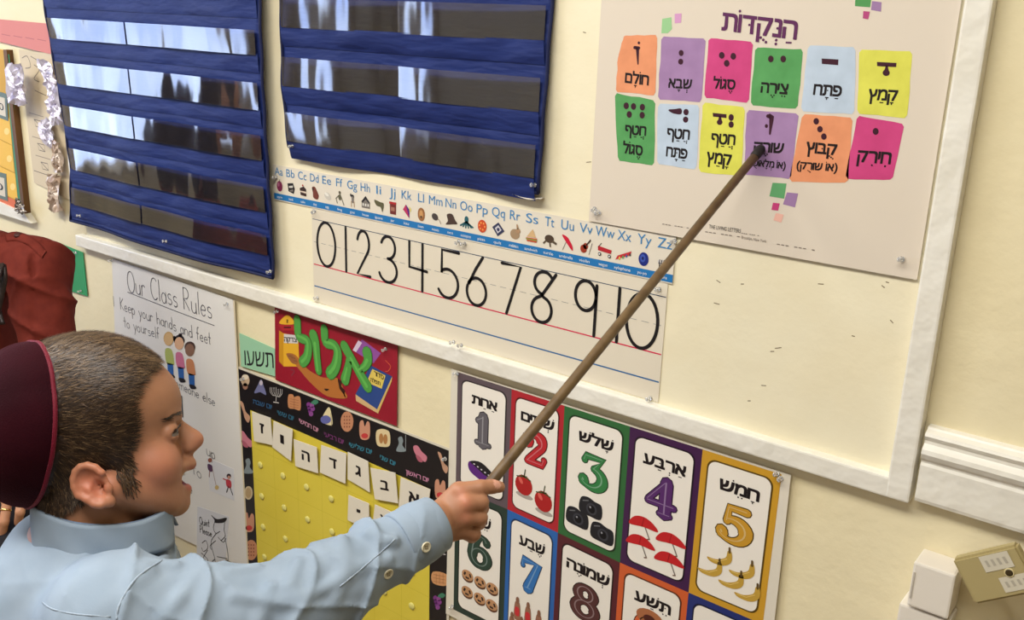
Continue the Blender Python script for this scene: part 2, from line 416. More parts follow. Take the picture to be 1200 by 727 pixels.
def tile(color, name, quad, words, draw):
    T = Print(NY); m = nodemat('watercolour', color, tuple(min(255, int(v * 1.03 + 7)) for v in color), rough=0.55, scale=38, bump=0)
    c = np.mean(np.array(quad, float), 0); pts = []
    n = len(quad)
    for i in range(n):                                   # watercolour edge: rounded corners, slight wobble
        a, b = np.array(quad[i], float), np.array(quad[(i + 1) % n], float)
        for t in (0.05, .2, .4, .6, .8, .95):
            p = a + (b - a) * t; p += (p - c) / np.linalg.norm(p - c) * random.uniform(-1.6, 2.2); pts.append(q_(*p))
    T.poly(pts, m, 1)
    for (wd, x0, y0, x1, y1, h, k) in words: T.heb(wd, k(x0, y0), k(x1, y1), -h, blk, 2, bold=0.016, thick=0.09)
    draw(T)
    t = T.build('vowel_tile', poster); t['label'] = name + ' watercolour tile'
def dots(k, pts, rx, ry=None, m=drk):
    return lambda T: [T.ell(k(*p), rx, ry or rx * 1.12, m, 2, n=14) for p in pts]
tile(ORG, 'orange', [(128, 128), (248, 126), (241, 345), (98, 330), (106, 200)], [('חוֹלָם', 155, 278, 254, 290, 11, A_)], lambda T: (T.stroke([A_(203, 128), A_(208, 135), A_(210, 200)], [.003, .0062, .0045, .002], drk, 2), T.stroke([A_(196, 130), A_(214, 132)], .0045, drk, 2), T.ell(A_(214, 110), 1.5, 1.7, drk, 2)))
tile(MAU, 'mauve', [(263, 132), (422, 138), (407, 368), (250, 358)], [('שְׁבָא'.replace('\u05c1', ''), 340, 300, 437, 306, 10.5, A_)], dots(A_, [(394, 153), (392, 190)], 2.9, 3.5))
tile(PNK, 'pink', [(433, 136), (592, 152), (577, 370), (417, 352)], [('סֶגּוֹל', 530, 303, 622, 308, 11, A_)], dots(A_, [(567, 163), (616, 167), (588, 197)], 3.3, 4))
tile(GRN, 'green', [(600, 170), (774, 178), (753, 392), (584, 380)], [('צֵירֶה', 75, 305, 183, 313, 11.5, B_)], dots(B_, [(116, 170), (166, 170)], 3.3, 4))
tile(LBLUE, 'pale blue', [(790, 163), (962, 170), (957, 412), (765, 400)], [('פַּתָּח', 288, 314, 400, 322, 12, B_)], lambda T: T.poly([B_(322, 168), B_(390, 172), B_(389, 195), B_(323, 190)], drk, 2))
tile(YEL, 'yellow', [(975, 178), (1168, 184), (1148, 428), (968, 408)], [('קָמַץ', 510, 334, 626, 340, 12, B_)], lambda T: (T.poly([B_(546, 182), B_(626, 186), B_(624, 203), B_(547, 199)], drk, 2), T.stroke([B_(586, 195), B_(585, 220)], [.002, .006], drk, 2), T.ell(B_(584, 226), 4.2, 3.8, drk, 2)))
tile(GRN, 'lower green', [(95, 336), (240, 362), (235, 598), (105, 578)], [('חֲטַף', 155, 498, 243, 505, 10.5, A_), ('סֶגּוֹל', 146, 578, 228, 590, 11, A_)], dots(A_, [(160, 378), (191, 381), (229, 384), (173, 415), (228, 418)], 3.1, 4))
tile(LBLUE, 'lower pale blue', [(250, 375), (400, 378), (388, 610), (246, 592)], [('חֲטַף', 334, 514, 428, 522, 11, A_), ('פַּתָּח', 330, 592, 418, 604, 11, A_)], lambda T: (T.blob([A_(342, 394), A_(366, 392), A_(394, 390), A_(394, 413), A_(366, 412), A_(344, 402)], drk, 2), T.ell(A_(415, 405), 3.1, 3.7, drk, 2), T.ell(A_(413, 437), 3.1, 3.6, drk, 2)))
tile(YEL, 'lower yellow', [(412, 370), (563, 388), (550, 635), (395, 620)], [('חֲטַף', 522, 537, 622, 545, 11.5, A_), ('קָמַץ', 502, 618, 605, 632, 12, A_)], lambda T: (T.poly([A_(528, 408), A_(587, 414), A_(587, 430), A_(530, 424)], drk, 2), T.stroke([A_(560, 420), A_(559, 442)], [.002, .006], drk, 2), T.ell(A_(558, 448), 3.3, 3.2, drk, 2), T.ell(A_(607, 428), 3.1, 4, drk, 2), T.ell(A_(607, 458), 3.1, 3.8, drk, 2)))
tile(MAU, 'lower mauve', [(570, 398), (757, 408), (728, 645), (560, 630)], [('שׁוּרֶק'.replace('\u05c1', ''), 46, 545, 165, 552, 11, B_), ('(אוֹ מְלָאוּפֻם)', 14, 600, 174, 616, 7, B_)], lambda T: (T.stroke([B_(112, 396), B_(119, 406), B_(118, 420), B_(112, 475)], [.003, .007, .006, .0022], drk, 2), T.stroke([B_(104, 402), B_(120, 406)], .005, drk, 2), T.ell(B_(98, 442), 1.9, 2.3, drk, 2)))
tile(ORG, 'lower orange', [(770, 412), (952, 425), (935, 660), (722, 655)], [('קֻבּוּץ', 258, 548, 380, 560, 12, B_), ('(אוֹ שׁוּרֻק)'.replace('\u05c1', ''), 220, 615, 384, 626, 8, B_)], dots(B_, [(300, 423), (315, 455), (331, 485)], 3.3, 3.8))
tile(PNK, 'lower pink', [(968, 418), (1138, 448), (1095, 648), (925, 645)], [('חִירֵק'.replace('\u05b5', '\u05b4'), 466, 586, 600, 596, 13, B_)], dots(B_, [(541, 464)], 3.5, 4))

# ================================================================== ALPHABET STRIP
AY = -0.0062
S = Print(AY, wallxz); S.sheet([(-1.543, 1.246), (-0.648, 1.246), (-0.648, 1.1755), (-1.543, 1.1755)], M((219, 210, 192), 0.4, 0.4), 0.0007)
bl = M((34, 112, 172), 0.45); wht = M((228, 228, 226), 0.5); lb = M((62, 128, 178), 0.5)
S.poly([(-1.543, 1.1775), (-0.648, 1.1775), (-0.648, 1.1895), (-1.543, 1.1895)], bl, 1)
words = 'apple book cake dog egg frog goat house iguana jar kite lion mouse nest octopus pizza quilt rabbit sandwich turtle umbrella violin wagon xylophone yo-yo zebra'.split()
cx = [(-1.526 + (0.861) * i / 25) for i in range(26)]
for i, wd in enumerate(words):
    x = cx[i]; L = chr(65 + i); wdt = {'I': .012, 'J': .015, 'L': .014, 'M': .031, 'W': .034, 'O': .027, 'Q': .027, 'G': .026, 'F': .017, 'T': .018, 'R': .021}.get(L, .024)
    S.text(L + L.lower(), (x - wdt / 2, 1.2265), (x + wdt / 2, 1.2265), .0155, lb, 2)
    ww = .0032 * len(wd); S.text(wd, (x - ww / 2, 1.181), (x + ww / 2, 1.181), .0048, wht, 2)
def c_(a): return M(a, 0.5)
def pic(i, f):
    x = cx[i] + .001; z = 1.2065; f(lambda u, v: (x + u * .0118, z - .001 + v * .0118))
brn = c_((94, 62, 44)); dbr = c_((58, 40, 34)); red = c_((168, 40, 40)); gry = c_((120, 112, 104)); tan = c_((168, 134, 100)); blk2 = c_((34, 30, 32)); pur = c_((120, 40, 92)); teal = c_((40, 92, 100))
pic(0, lambda k: (S.ell(k(0, -.05), .0085, .0105, c_((122, 44, 78)), 2), S.ell(k(-.25, .2), .003, .004, c_((160, 96, 122)), 3), S.stroke([k(0, .8), k(.1, 1.1)], .0012, dbr, 2)))
pic(1, lambda k: (S.poly([k(-.9, .7), k(.5, .9), k(.9, 0), k(.6, -.9), k(-.7, -.6)], blk2, 2), S.poly([k(-.5, .3), k(.5, .5), k(.4, .1), k(-.5, 0)], c_((200, 196, 186)), 3), S.poly([k(-.4, -.4), k(.5, -.1), k(.5, -.5), k(-.3, -.6)], gry, 3)))
pic(2, lambda k: (S.poly([k(-.8, .3), k(.2, .7), k(.8, .3), k(.8, -.9), k(-.6, -.8)], dbr, 2), S.poly([k(-.7, -.1), k(.8, -.1), k(.8, -.4), k(-.7, -.3)], c_((214, 196, 176)), 3), S.ell(k(0, .85), .002, .002, red, 3)))
pic(3, lambda k: (S.blob([k(-.7, .8), k(0, 1), k(.5, .4), k(.9, -.4), k(.5, -1), k(-.4, -.8), k(-.5, 0)], c_((112, 58, 44)), 2), S.ell(k(-.4, .6), .002, .003, dbr, 3)))
pic(4, lambda k: (S.ell(k(.1, -.1), .0095, .0065, c_((196, 190, 178)), 2, -20), S.ell(k(-.1, .15), .006, .003, c_((224, 220, 208)), 3, -20)))
pic(5, lambda k: (S.ell(k(0, .1), .004, .006, c_((96, 92, 70)), 2), S.stroke([k(-.3, .3), k(-.9, -.2), k(-.6, -.9)], .0022, c_((110, 104, 84)), 2), S.stroke([k(.3, .2), k(.6, -.4), k(.9, -1)], .0022, c_((110, 104, 84)), 2), S.ell(k(0, .85), .003, .003, c_((90, 84, 66)), 2)))
pic(6, lambda k: (S.ell(k(0, .6), .004, .004, blk2, 2), S.stroke([k(0, .4), k(0, -.2)], .006, gry, 2), S.stroke([k(-.3, -.2), k(-.3, -1)], .0018, tan, 2), S.stroke([k(.3, -.2), k(.35, -1)], .0018, tan, 2), S.ell(k(-.4, .8), .0018, .003, blk2, 2)))
pic(7, lambda k: (S.poly([k(-.9, -.8), k(-.9, .1), k(0, 1), k(.9, .1), k(.9, -.8)], gry, 2), S.poly([k(-1, .1), k(0, 1.1), k(1, .1), k(.6, .1), k(0, .6), k(-.6, .1)], blk2, 3), *[S.poly([k(u, -.5), k(u + .3, -.5), k(u + .3, -.1), k(u, -.1)], c_((220, 216, 206)), 3) for u in (-.7, -.15, .4)]))
pic(8, lambda k: S.blob([k(-1, .8), k(.2, .6), k(1, .4), k(.7, -.9), k(.3, -.2), k(-.4, -.1), k(-.9, .3)], c_((92, 88, 62)), 2))
pic(9, lambda k: (S.poly([k(-.65, .7), k(.65, .7), k(.65, -.9), k(-.6, -.9)], c_((110, 44, 38)), 2), S.poly([k(-.75, 1), k(.7, 1), k(.7, .65), k(-.75, .65)], red, 3), S.poly([k(-.4, .2), k(.4, .2), k(.4, -.4), k(-.4, -.4)], c_((160, 110, 90)), 3)))
pic(10, lambda k: (S.poly([k(-.2, 1), k(.5, .3), k(.5, -1), k(-.8, .2)], c_((82, 36, 120)), 2), S.poly([k(-.2, 1), k(-.8, .2), k(.5, -1)], c_((176, 50, 90)), 3), S.poly([k(.5, .8), k(.9, .4), k(.7, -.1), k(.4, .3)], c_((214, 200, 120)), 2)))
pic(11, lambda k: (S.ell(k(0, -.05), .0085, .012, c_((150, 102, 62)), 2), S.ell(k(0, 0), .0045, .007, c_((196, 146, 92)), 3), S.ell(k(0, -.4), .002, .002, dbr, 4)))
pic(12, lambda k: (S.ell(k(-.2, 0), .0075, .006, c_((70, 62, 60)), 2, -20), S.stroke([k(.3, -.2), k(.7, -.4), k(1, -.9)], .001, brn, 2)))
pic(13, lambda k: S.blob([k(-.8, .7), k(.2, .9), k(.8, .1), k(1.2, -.4), k(.2, -.6), k(-1, -.8), k(-.6, -.2)], c_((72, 54, 46)), 2))
pic(14, lambda k: (S.ell(k(0, .5), .0045, .006, teal, 2), *[S.stroke([k(0, .2), k(u * .7, -.3), k(u, -.7 + .2 * abs(u))], .003, teal, 2) for u in (-1.1, -.6, -.1, .4, .9, 1.2)]))
pic(15, lambda k: (S.ell(k(0, 0), .0095, .011, c_((196, 72, 34)), 2), *[S.ell(k(.5 * math.cos(a), .5 * math.sin(a)), .0017, .0017, c_((232, 150, 80)), 3) for a in range(6)]))
pic(16, lambda k: (S.poly([k(-1.1, .2), k(0, 1), k(1.1, -.1), k(-.1, -1)], c_((56, 58, 84)), 2), S.poly([k(-.6, .1), k(0, .6), k(.6, 0), k(-.1, -.6)], c_((200, 196, 200)), 3), S.ell(k(0, 0), .003, .003, c_((60, 62, 92)), 4)))
pic(17, lambda k: (S.ell(k(0, -.2), .0095, .0085, c_((158, 132, 102)), 2), S.ell(k(.55, .35), .0045, .0045, tan, 3), S.ell(k(.4, .9), .0018, .0045, tan, 3, 15)))
pic(18, lambda k: (S.poly([k(-.9, -.2), k(.1, 1), k(.7, -.1)], c_((206, 170, 122)), 2), S.poly([k(-1, -.3), k(.9, -.2), k(.8, -.8), k(-.8, -.8)], c_((190, 84, 50)), 3), S.poly([k(-1, -.4), k(.9, -.4), k(.9, -.55), k(-1, -.55)], c_((120, 150, 70)), 4)))
pic(19, lambda k: (S.ell(k(0, .1), .009, .0065, c_((74, 58, 44)), 2), S.stroke([k(.6, -.2), k(1.1, -.4)], .004, c_((92, 78, 60)), 2), S.stroke([k(-.6, -.3), k(-.9, -.6)], .003, c_((92, 78, 60)), 2), S.stroke([k(.1, -.4), k(.2, -.9)], .003, c_((92, 78, 60)), 2)))
pic(20, lambda k: (S.blob([k(-.9, 1), k(0, .8), k(.8, -.2), k(.9, -.9), k(.1, -.2)], c_((196, 26, 52)), 2), S.stroke([k(-.2, .1), k(-.7, -1)], .0009, gry, 2)))
pic(21, lambda k: (S.ell(k(-.3, -.3), .006, .0065, c_((150, 52, 28)), 2), S.ell(k(0, .1), .0045, .005, c_((150, 52, 28)), 2), S.stroke([k(.1, .2), k(.7, 1)], .0022, dbr, 3), S.stroke([k(.6, -.9), k(1, .6)], .0008, dbr, 3)))
pic(22, lambda k: (S.poly([k(-1, .5), k(1.1, .2), k(1, -.3), k(-1, -.1)], c_((176, 36, 44)), 2), *[S.ell(k(u, -.6 - .05 * u), .0028, .0028, blk2, 3) for u in (-.7, .8)], *[S.ell(k(u, -.6 - .05 * u), .0014, .0014, wht, 4) for u in (-.7, .8)], S.stroke([k(-1, .3), k(-.5, .9)], .001, blk2, 2)))
pic(23, lambda k: (S.poly([k(-1.2, -.9), k(-.9, -.3), k(1.1, .6), k(1, .1)], c_((186, 40, 50)), 2), *[S.poly([k(-.7 + .5 * j, -.45 + .22 * j), k(-.5 + .5 * j, -.35 + .22 * j), k(-.45 + .5 * j, -.75 + .25 * j), k(-.65 + .5 * j, -.85 + .25 * j)], c_([(220, 190, 90), (90, 150, 80), (60, 90, 150), (70, 60, 60)][j]), 3) for j in range(4)]))
pic(24, lambda k: (S.ell(k(0, -.1), .0085, .0105, c_((28, 42, 120)), 2), S.ell(k(-.1, 0), .0045, .006, c_((60, 84, 170)), 3), S.ell(k(-.1, 0), .002, .0025, c_((24, 32, 90)), 4)))
pic(25, lambda k: (S.blob([k(-.8, .2), k(.2, .3), k(.6, .9), k(.9, .5), k(.6, 0), k(.5, -.3), k(-.7, -.3)], c_((206, 200, 194)), 2), *[S.stroke([k(u, .25), k(u - .1, -.25)], .0013, blk2, 3) for u in (-.6, -.3, 0, .3, .6)], *[S.stroke([k(u, -.2), k(u, -.95)], .0018, blk2, 2) for u in (-.6, -.3, .2, .45)]))
alpha = S.build('alphabet_strip', origin=(-1.0955, AY, 1.1755))
tag(alpha, 'long alphabet strip with blue letters, small pictures and a blue word band', 'alphabet strip')

# ================================================================== NUMBER STRIP
S = Print(-0.0052, wallxz); S.sheet([(-1.4345, 1.1745), (-0.6555, 1.1745), (-0.6555, 0.9865), (-1.4345, 0.9865)], M((219, 209, 188), 0.4, 0.4), 0.0007)
zt, zr, zb = 1.1535, 1.0635, 1.019
S.stroke([(-1.432, zt), (-0.657, zt)], .0013, c_((48, 66, 92)), 1, caps=False); S.stroke([(-1.432, zr), (-0.657, zr)], .0021, c_((206, 34, 76)), 1, caps=False)
S.stroke([(-1.432, zb), (-0.657, zb)], .0023, c_((40, 98, 150)), 1, caps=False)
x = -1.43
while x < -.67: S.stroke([(x, (zt + zr) / 2), (x + .013, (zt + zr) / 2)], .0007, c_((120, 122, 124)), 1, caps=False); x += .021
DG = {'0': [arc(.5, .5, .5, .5, 90, 450, 32)], '1': [[(.5, 1), (.5, 0)]],
      '2': [arc(.48, .72, .44, .28, 165, -35, 18) + [(.02, .02), (1, .02)]],
      '3': [arc(.46, .76, .42, .24, 160, -90, 18), arc(.44, .26, .54, .26, 90, -160, 18)],
      '4': [[(.06, 1), (.06, .46), (1.0, .44)], [(.76, 1), (.76, 0)]],
      '5': [[(1, .98), (.1, .98), (.1, .5)] + arc(.42, .3, .56, .3, 120, -148, 20)],
      '6': [[(.78, 1), (.42, .72), (.12, .42)] + arc(.5, .28, .48, .28, 160, -200, 28)],
      '7': [[(0, .98), (1, .98), (.32, 0)]],
      '8': [[(.98, .98), (.74, .78), (.42, .52)] + arc(.44, .25, .42, .25, 110, 420, 24) + [(.5, .5)] + arc(.5, .77, .4, .22, -100, -330, 18)],
      '9': [arc(.46, .72, .46, .28, 0, 360, 28), [(.93, .95), (.93, .7), (.92, 0)]]}
xw = lambda px, py: wall_pt(px, py, -.0052)[0]
ink = c_((24, 20, 20))
for d, xa, xb in (('0', xw(372, 285), xw(393, 285)), ('1', xw(404, 290), xw(407, 290)), ('2', xw(418.5, 302), xw(434, 302)), ('3', xw(446, 310), xw(465.5, 310)), ('4', xw(478.5, 315), xw(500.5, 315)), ('5', xw(515.5, 325), xw(537.5, 325)), ('6', xw(547, 332), xw(570.5, 332)), ('7', xw(587.5, 340), xw(609.5, 340)), ('8', xw(623, 350), xw(651, 350)), ('9', xw(673.5, 362), xw(700, 362)), ('1', xw(723, 370), xw(726, 370)), ('0', xw(734, 378), xw(771, 378))):
    for st in DG[d]: S.stroke([(xa + (xb - xa) * u, zr + .0018 + (zt - zr - .0036) * v) for u, v in st], .0056, ink, 2)
num = S.build('number_strip', origin=(-1.045, -.0052, .9865))
tag(num, 'white number line strip with large black digits 0 to 10 over red and blue rules', 'number strip')
# ================================================================== POCKET CHARTS
navy = nodemat('navy_nylon', (24, 43, 106), (19, 36, 94), rough=0.62, spec=0.35, scale=9, bump=0.35, bscale=9, stretch=(1, 1, 4), dist=0.02, sheen=0.0)
navy_b = nodemat('navy_binding', (22, 29, 68), None, rough=0.7, bump=0.2, bscale=300, dist=0.001)
vin = bpy.data.materials.new('clear_vinyl'); vin.use_nodes = True
nt = vin.node_tree; N_ = nt.nodes; N_.remove(N_['Principled BSDF']); out = N_['Material Output']
tr = N_.new('ShaderNodeBsdfTransparent'); tr.inputs[0].default_value = (0.74, 0.73, 0.74, 1)
gl = N_.new('ShaderNodeBsdfGlossy'); gl.inputs['Roughness'].default_value = 0.07; gl.inputs[0].default_value = (1, 1, 1, 1)
df = N_.new('ShaderNodeBsdfDiffuse'); df.inputs[0].default_value = rgb((120, 112, 112))
mx0 = N_.new('ShaderNodeMixShader'); mx0.inputs[0].default_value = 0.09
mx = N_.new('ShaderNodeMixShader'); lw = N_.new('ShaderNodeFresnel'); lw.inputs[0].default_value = 1.75
tcv = N_.new('ShaderNodeTexCoord'); mpv = N_.new('ShaderNodeMapping'); mpv.inputs['Scale'].default_value = (1, 1, 0.45)
nz = N_.new('ShaderNodeTexNoise'); nz.inputs['Scale'].default_value = 9; nz.inputs['Detail'].default_value = 1.5
bpv = N_.new('ShaderNodeBump'); bpv.inputs['Strength'].default_value = 0.35; bpv.inputs['Distance'].default_value = 0.02
L_ = nt.links; L_.new(tcv.outputs['Object'], mpv.inputs['Vector']); L_.new(mpv.outputs['Vector'], nz.inputs['Vector']); L_.new(nz.outputs['Fac'], bpv.inputs['Height'])
L_.new(bpv.outputs['Normal'], gl.inputs['Normal']); L_.new(bpv.outputs['Normal'], lw.inputs['Normal'])
mu = N_.new('ShaderNodeMath'); mu.operation = 'MULTIPLY_ADD'; mu.inputs[1].default_value = 1.3; mu.inputs[2].default_value = 0.06
L_.new(lw.outputs[0], mu.inputs[0]); L_.new(mu.outputs[0], mx.inputs[0])
L_.new(tr.outputs[0], mx0.inputs[1]); L_.new(df.outputs[0], mx0.inputs[2]); L_.new(mx0.outputs[0], mx.inputs[1]); L_.new(gl.outputs[0], mx.inputs[2]); L_.new(mx.outputs[0], out.inputs[0])

def pocket_chart(label, xl, xr, zb, zt, rows, y0, ph, panels, tilt, kx=1.0):
    """xl(z), xr(z): side edges; zb(u): bottom edge; rows: clear strips (z low, z high); panels: u breaks of the vinyl; tilt: lean of each panel about the vertical"""
    xl_, xr_, zb_0 = xl, xr, zb; dep = lambda z: 1.55 - (1.55 - z) / kx
    xl = lambda z: xl_(dep(z)) * kx; xr = lambda z: xr_(dep(z)) * kx; zb = lambda u: 1.55 - (1.55 - zb_0(u)) * kx
    rows = [(1.55 - (1.55 - a) * kx, 1.55 - (1.55 - b) * kx) for a, b in rows]
    def fold(u, z, k=1.0):                                       # billow of the fabric away from the wall
        return 0.004 + 0.0035 * math.sin(7 * u + 9 * z + ph) + 0.0025 * math.sin(17 * u - 5 * z + 2 * ph) + k * 0.003 * math.sin(z * 62.8 + 1.2) * (0.4 + 0.6 * math.sin(3.1 * u))
    nu, nv = 60, 90; V = []; F = []
    for j in range(nv + 1):
        t = j / nv
        for i in range(nu + 1):
            u = i / nu; z = zb(u) + (zt - zb(u)) * t; V.append((xl(z) + (xr(z) - xl(z)) * u, y0 - fold(u, z), z))
    for j in range(nv):
        for i in range(nu): a = j * (nu + 1) + i; F.append([a, a + 1, a + nu + 2, a + nu + 1])
    n0 = len(V); V += [(x, y + 0.0012, z) for x, y, z in V]; F += [[i + n0 for i in f[::-1]] for f in F]
    rim = [i for i in range(nu + 1)] + [j * (nu + 1) + nu for j in range(1, nv + 1)] + [nv * (nu + 1) + i for i in range(nu - 1, -1, -1)] + [j * (nu + 1) for j in range(nv - 1, 0, -1)]
    for i in range(len(rim)): a, b = rim[i], rim[(i + 1) % len(rim)]; F.append([b, a, a + n0, b + n0])
    xm = (xl(zt) + xr(zt)) / 2
    ch = mesh_obj('pocket_chart', V, F, navy, origin=(xm, y0, zb(.5)), smooth=True)
    tag(ch, label, 'pocket chart', 'navy pocket charts')
    # sewn edge binding
    mb = MB()
    for k in range(2):
        pts = [((xl, xr)[k](z), y0 - fold(k, z) - .0005, z) for z in np.linspace(zb(k), zt, 40)]; mb.tube(pts, 0.0030, navy_b, 8)
    mb.tube([(xl(zb(u)) + (xr(zb(u)) - xl(zb(u))) * u, y0 - fold(u, zb(u)) - .0005, zb(u)) for u in np.linspace(0, 1, 40)], 0.0030, navy_b, 8)
    mb.build('edge_binding', ch, smooth=True)
    for (za, zb_) in rows:
        # navy welt sewn under the strip, then the clear strip, open at its top, bowing out a little
        MBp = MB(); nvv = 8; nuu = 14
        for pi_, (ua, ub) in enumerate(zip(panels[:-1], panels[1:])):
            V = []; F = []
            for j in range(nvv + 1):
                t = j / nvv; z = za + (zb_ - za) * t
                for i in range(nuu + 1):
                    s_ = i / nuu; u = ua + (ub - ua) * s_; u = min(max(u, .012), .988)
                    bow = 0.0058 + 0.003 * math.sin(pi * s_) + 0.0006 * t + tilt[pi_] * (s_ - .5)
                    V.append((xl(z) + (xr(z) - xl(z)) * u, y0 - fold(u, (za + zb_) / 2 + .25 * (z - (za + zb_) / 2), 0.0) - .001 - bow, z))
            for j in range(nvv):
                for i in range(nuu): a = j * (nuu + 1) + i; F.append([a, a + 1, a + nuu + 2, a + nuu + 1])
            MBp.add(V, F, vin)
        MBp.build('clear_pocket', ch, smooth=True)
    # the raised welt of cloth between strips
    for (za, zb_) in rows:
        V = []; F = []; hgt = 0.036; nw = 6
        for j in range(nw + 1):
            t = j / nw; 
            for i in range(nu + 1):
                u = min(max(i / nu, .008), .992); z = za + 0.002 - hgt * t; 
                V.append((xl(z) + (xr(z) - xl(z)) * u, y0 - fold(u, z) - 0.0055 * (1 - t) ** .5 - .0012 - 0.0012 * math.sin(40 * u + ph + za * 50) * t * (1 - t) * 3, z))
        for j in range(nw):
            for i in range(nu): a = j * (nu + 1) + i; F.append([a, a + nu + 1, a + nu + 2, a + 1])
        mesh_obj('fabric_welt', V, F, navy, None, ch, smooth=True)
    return ch
ip = lambda xs, ys: (lambda t: float(np.interp(t, xs, ys)))
pocket_chart('navy pocket chart at far left with bright daylight in its clear strips', ip([1.01, 1.15, 1.3, 1.45, 1.6], [-2.318, -2.296, -2.308, -2.325, -2.345]), ip([1.0, 1.2, 1.6], [-1.546, -1.552, -1.55]), ip([0, .5, 1], [1.016, 1.009, 1.014]), 1.72,
             [(1.060, 1.103), (1.148, 1.200), (1.252, 1.301), (1.350, 1.402), (1.454, 1.500), (1.556, 1.602)], -0.024, 0.4, [0, .42, 1], [.004, .0], 0.99)
pocket_chart('navy pocket chart near board middle hanging above the alphabet strip', ip([1.28, 1.33, 1.4, 1.5, 1.6], [-1.482, -1.487, -1.494, -1.493, -1.496]), ip([1.28, 1.4, 1.6], [-0.887, -0.884, -0.880]), ip([0, .25, .5, .75, 1], [1.288, 1.287, 1.286, 1.283, 1.279]), 1.72,
             [(1.300, 1.354), (1.402, 1.455), (1.508, 1.560), (1.61, 1.66)], -0.0095, 2.1, [0, .5, 1], [-.004, -.004])

# ================================================================== HEBREW NUMBER POSTER
CY = -0.006
X6 = [-1.0565, -0.935, -0.8255, -0.7005, -0.5745, -0.4505]
top = [wall_pt(*p, CY)[2] for p in [(539, 436), (599.4, 455.9), (667.7, 474.9), (742.5, 498.1), (826, 523.4), (919, 550.9)]]
mid = [0.706, 0.7045, 0.699, 0.691, 0.688, 0.686]; bot = [0.446, 0.445, 0.443, 0.44, 0.438, 0.436]
topf = [0.9335] * 6
SH = Print(CY, wallxz)
SH.sheet([(-1.072, 0.9355), (-0.437, 0.9365), (-0.430, 0.425), (-1.076, 0.428)], M((222, 214, 196), 0.25, 0.5), 0.0009)
nposter = SH.build('number_poster', origin=(-.75, CY, .425)); tag(nposter, 'laminated Hebrew number poster with ten coloured picture cards, below the board frame', 'poster')
white = M((236, 229, 216), 0.3, 0.5)
SD = {1: [([(.50, .06), (.50, .95)], .25), ([(.50, .93), (.26, .80)], .12), ([(.22, .05), (.78, .05)], .10)],
      2: [(arc(.46, .73, .34, .25, 175, -25, 16) + [(.18, .10)], [.30, .12, .12, .2, .26, .2, .16]), ([(.14, .08), (.84, .08), (.90, .26)], .13), ([(.13, .74), (.16, .70)], .24)],
      3: [([(.16, .80), (.20, .94), (.84, .94), (.52, .60)], .13), (arc(.44, .31, .40, .29, 80, -150, 18), [.12, .2, .26, .2, .1, .1]), ([(.14, .20), (.17, .16)], .22)],
      4: [([(.66, .08), (.66, .95)], .25), ([(.62, .94), (.08, .36)], .11), ([(.08, .32), (.95, .32)], .12), ([(.48, .05), (.84, .05)], .10)],
      5: [([(.84, .92), (.30, .92), (.26, .55)], .14), (arc(.44, .33, .42, .29, 115, -150, 18), [.10, .2, .28, .2, .1, .1]), ([(.12, .24), (.15, .19)], .22)],
      6: [([(.80, .84), (.72, .94), (.56, .97), (.36, .86), (.20, .62), (.14, .32)], [.20, .12, .12, .2, .26, .26]), (arc(.50, .29, .36, .27, 0, 360, 24), [.24, .12, .24, .12, .24])],
      7: [([(.14, .72), (.16, .92), (.86, .90), (.42, .06)], [.10, .16, .16, .2, .25]), ([(.32, .05), (.56, .05)], .12)],
      8: [(arc(.50, .74, .30, .22, 0, 360, 22), [.24, .12, .24, .12, .24]), (arc(.50, .28, .37, .25, 0, 360, 22), [.26, .12, .26, .12, .26])],
      9: [(arc(.50, .68, .36, .28, 0, 360, 22), [.24, .12, .24, .12, .24]), (arc(.40, .40, .46, .36, -80, 10, 12), [.12, .2, .25])], 0: [(arc(.5, .5, .36, .45, 0, 360, 24), [.26, .12, .26, .12, .26])]}
cards = [((92, 78, 84), 'אַחַת'), ((172, 34, 46), 'שְׁתַּיִם'), ((44, 100, 54), 'שָׁלֹשׁ'), ((62, 26, 70), 'אַרְבַּע'), ((200, 150, 44), 'חָמֵשׁ'), ((36, 56, 48), 'שֵׁשׁ'), ((36, 96, 168), 'שֶׁבַע'), ((84, 30, 40), 'שְׁמוֹנֶה'), ((204, 92, 46), 'תֵּשַׁע'), ((36, 48, 110), 'עֶשֶׂר')]
dcol = [(96, 92, 98), (184, 34, 44), (46, 122, 66), (82, 38, 100), (196, 146, 46), (38, 64, 52), (44, 110, 176), (82, 44, 44), (204, 96, 52), (40, 56, 120)]
namec = ['grey', 'red', 'green', 'purple', 'gold', 'dark green', 'blue', 'maroon', 'orange', 'navy']
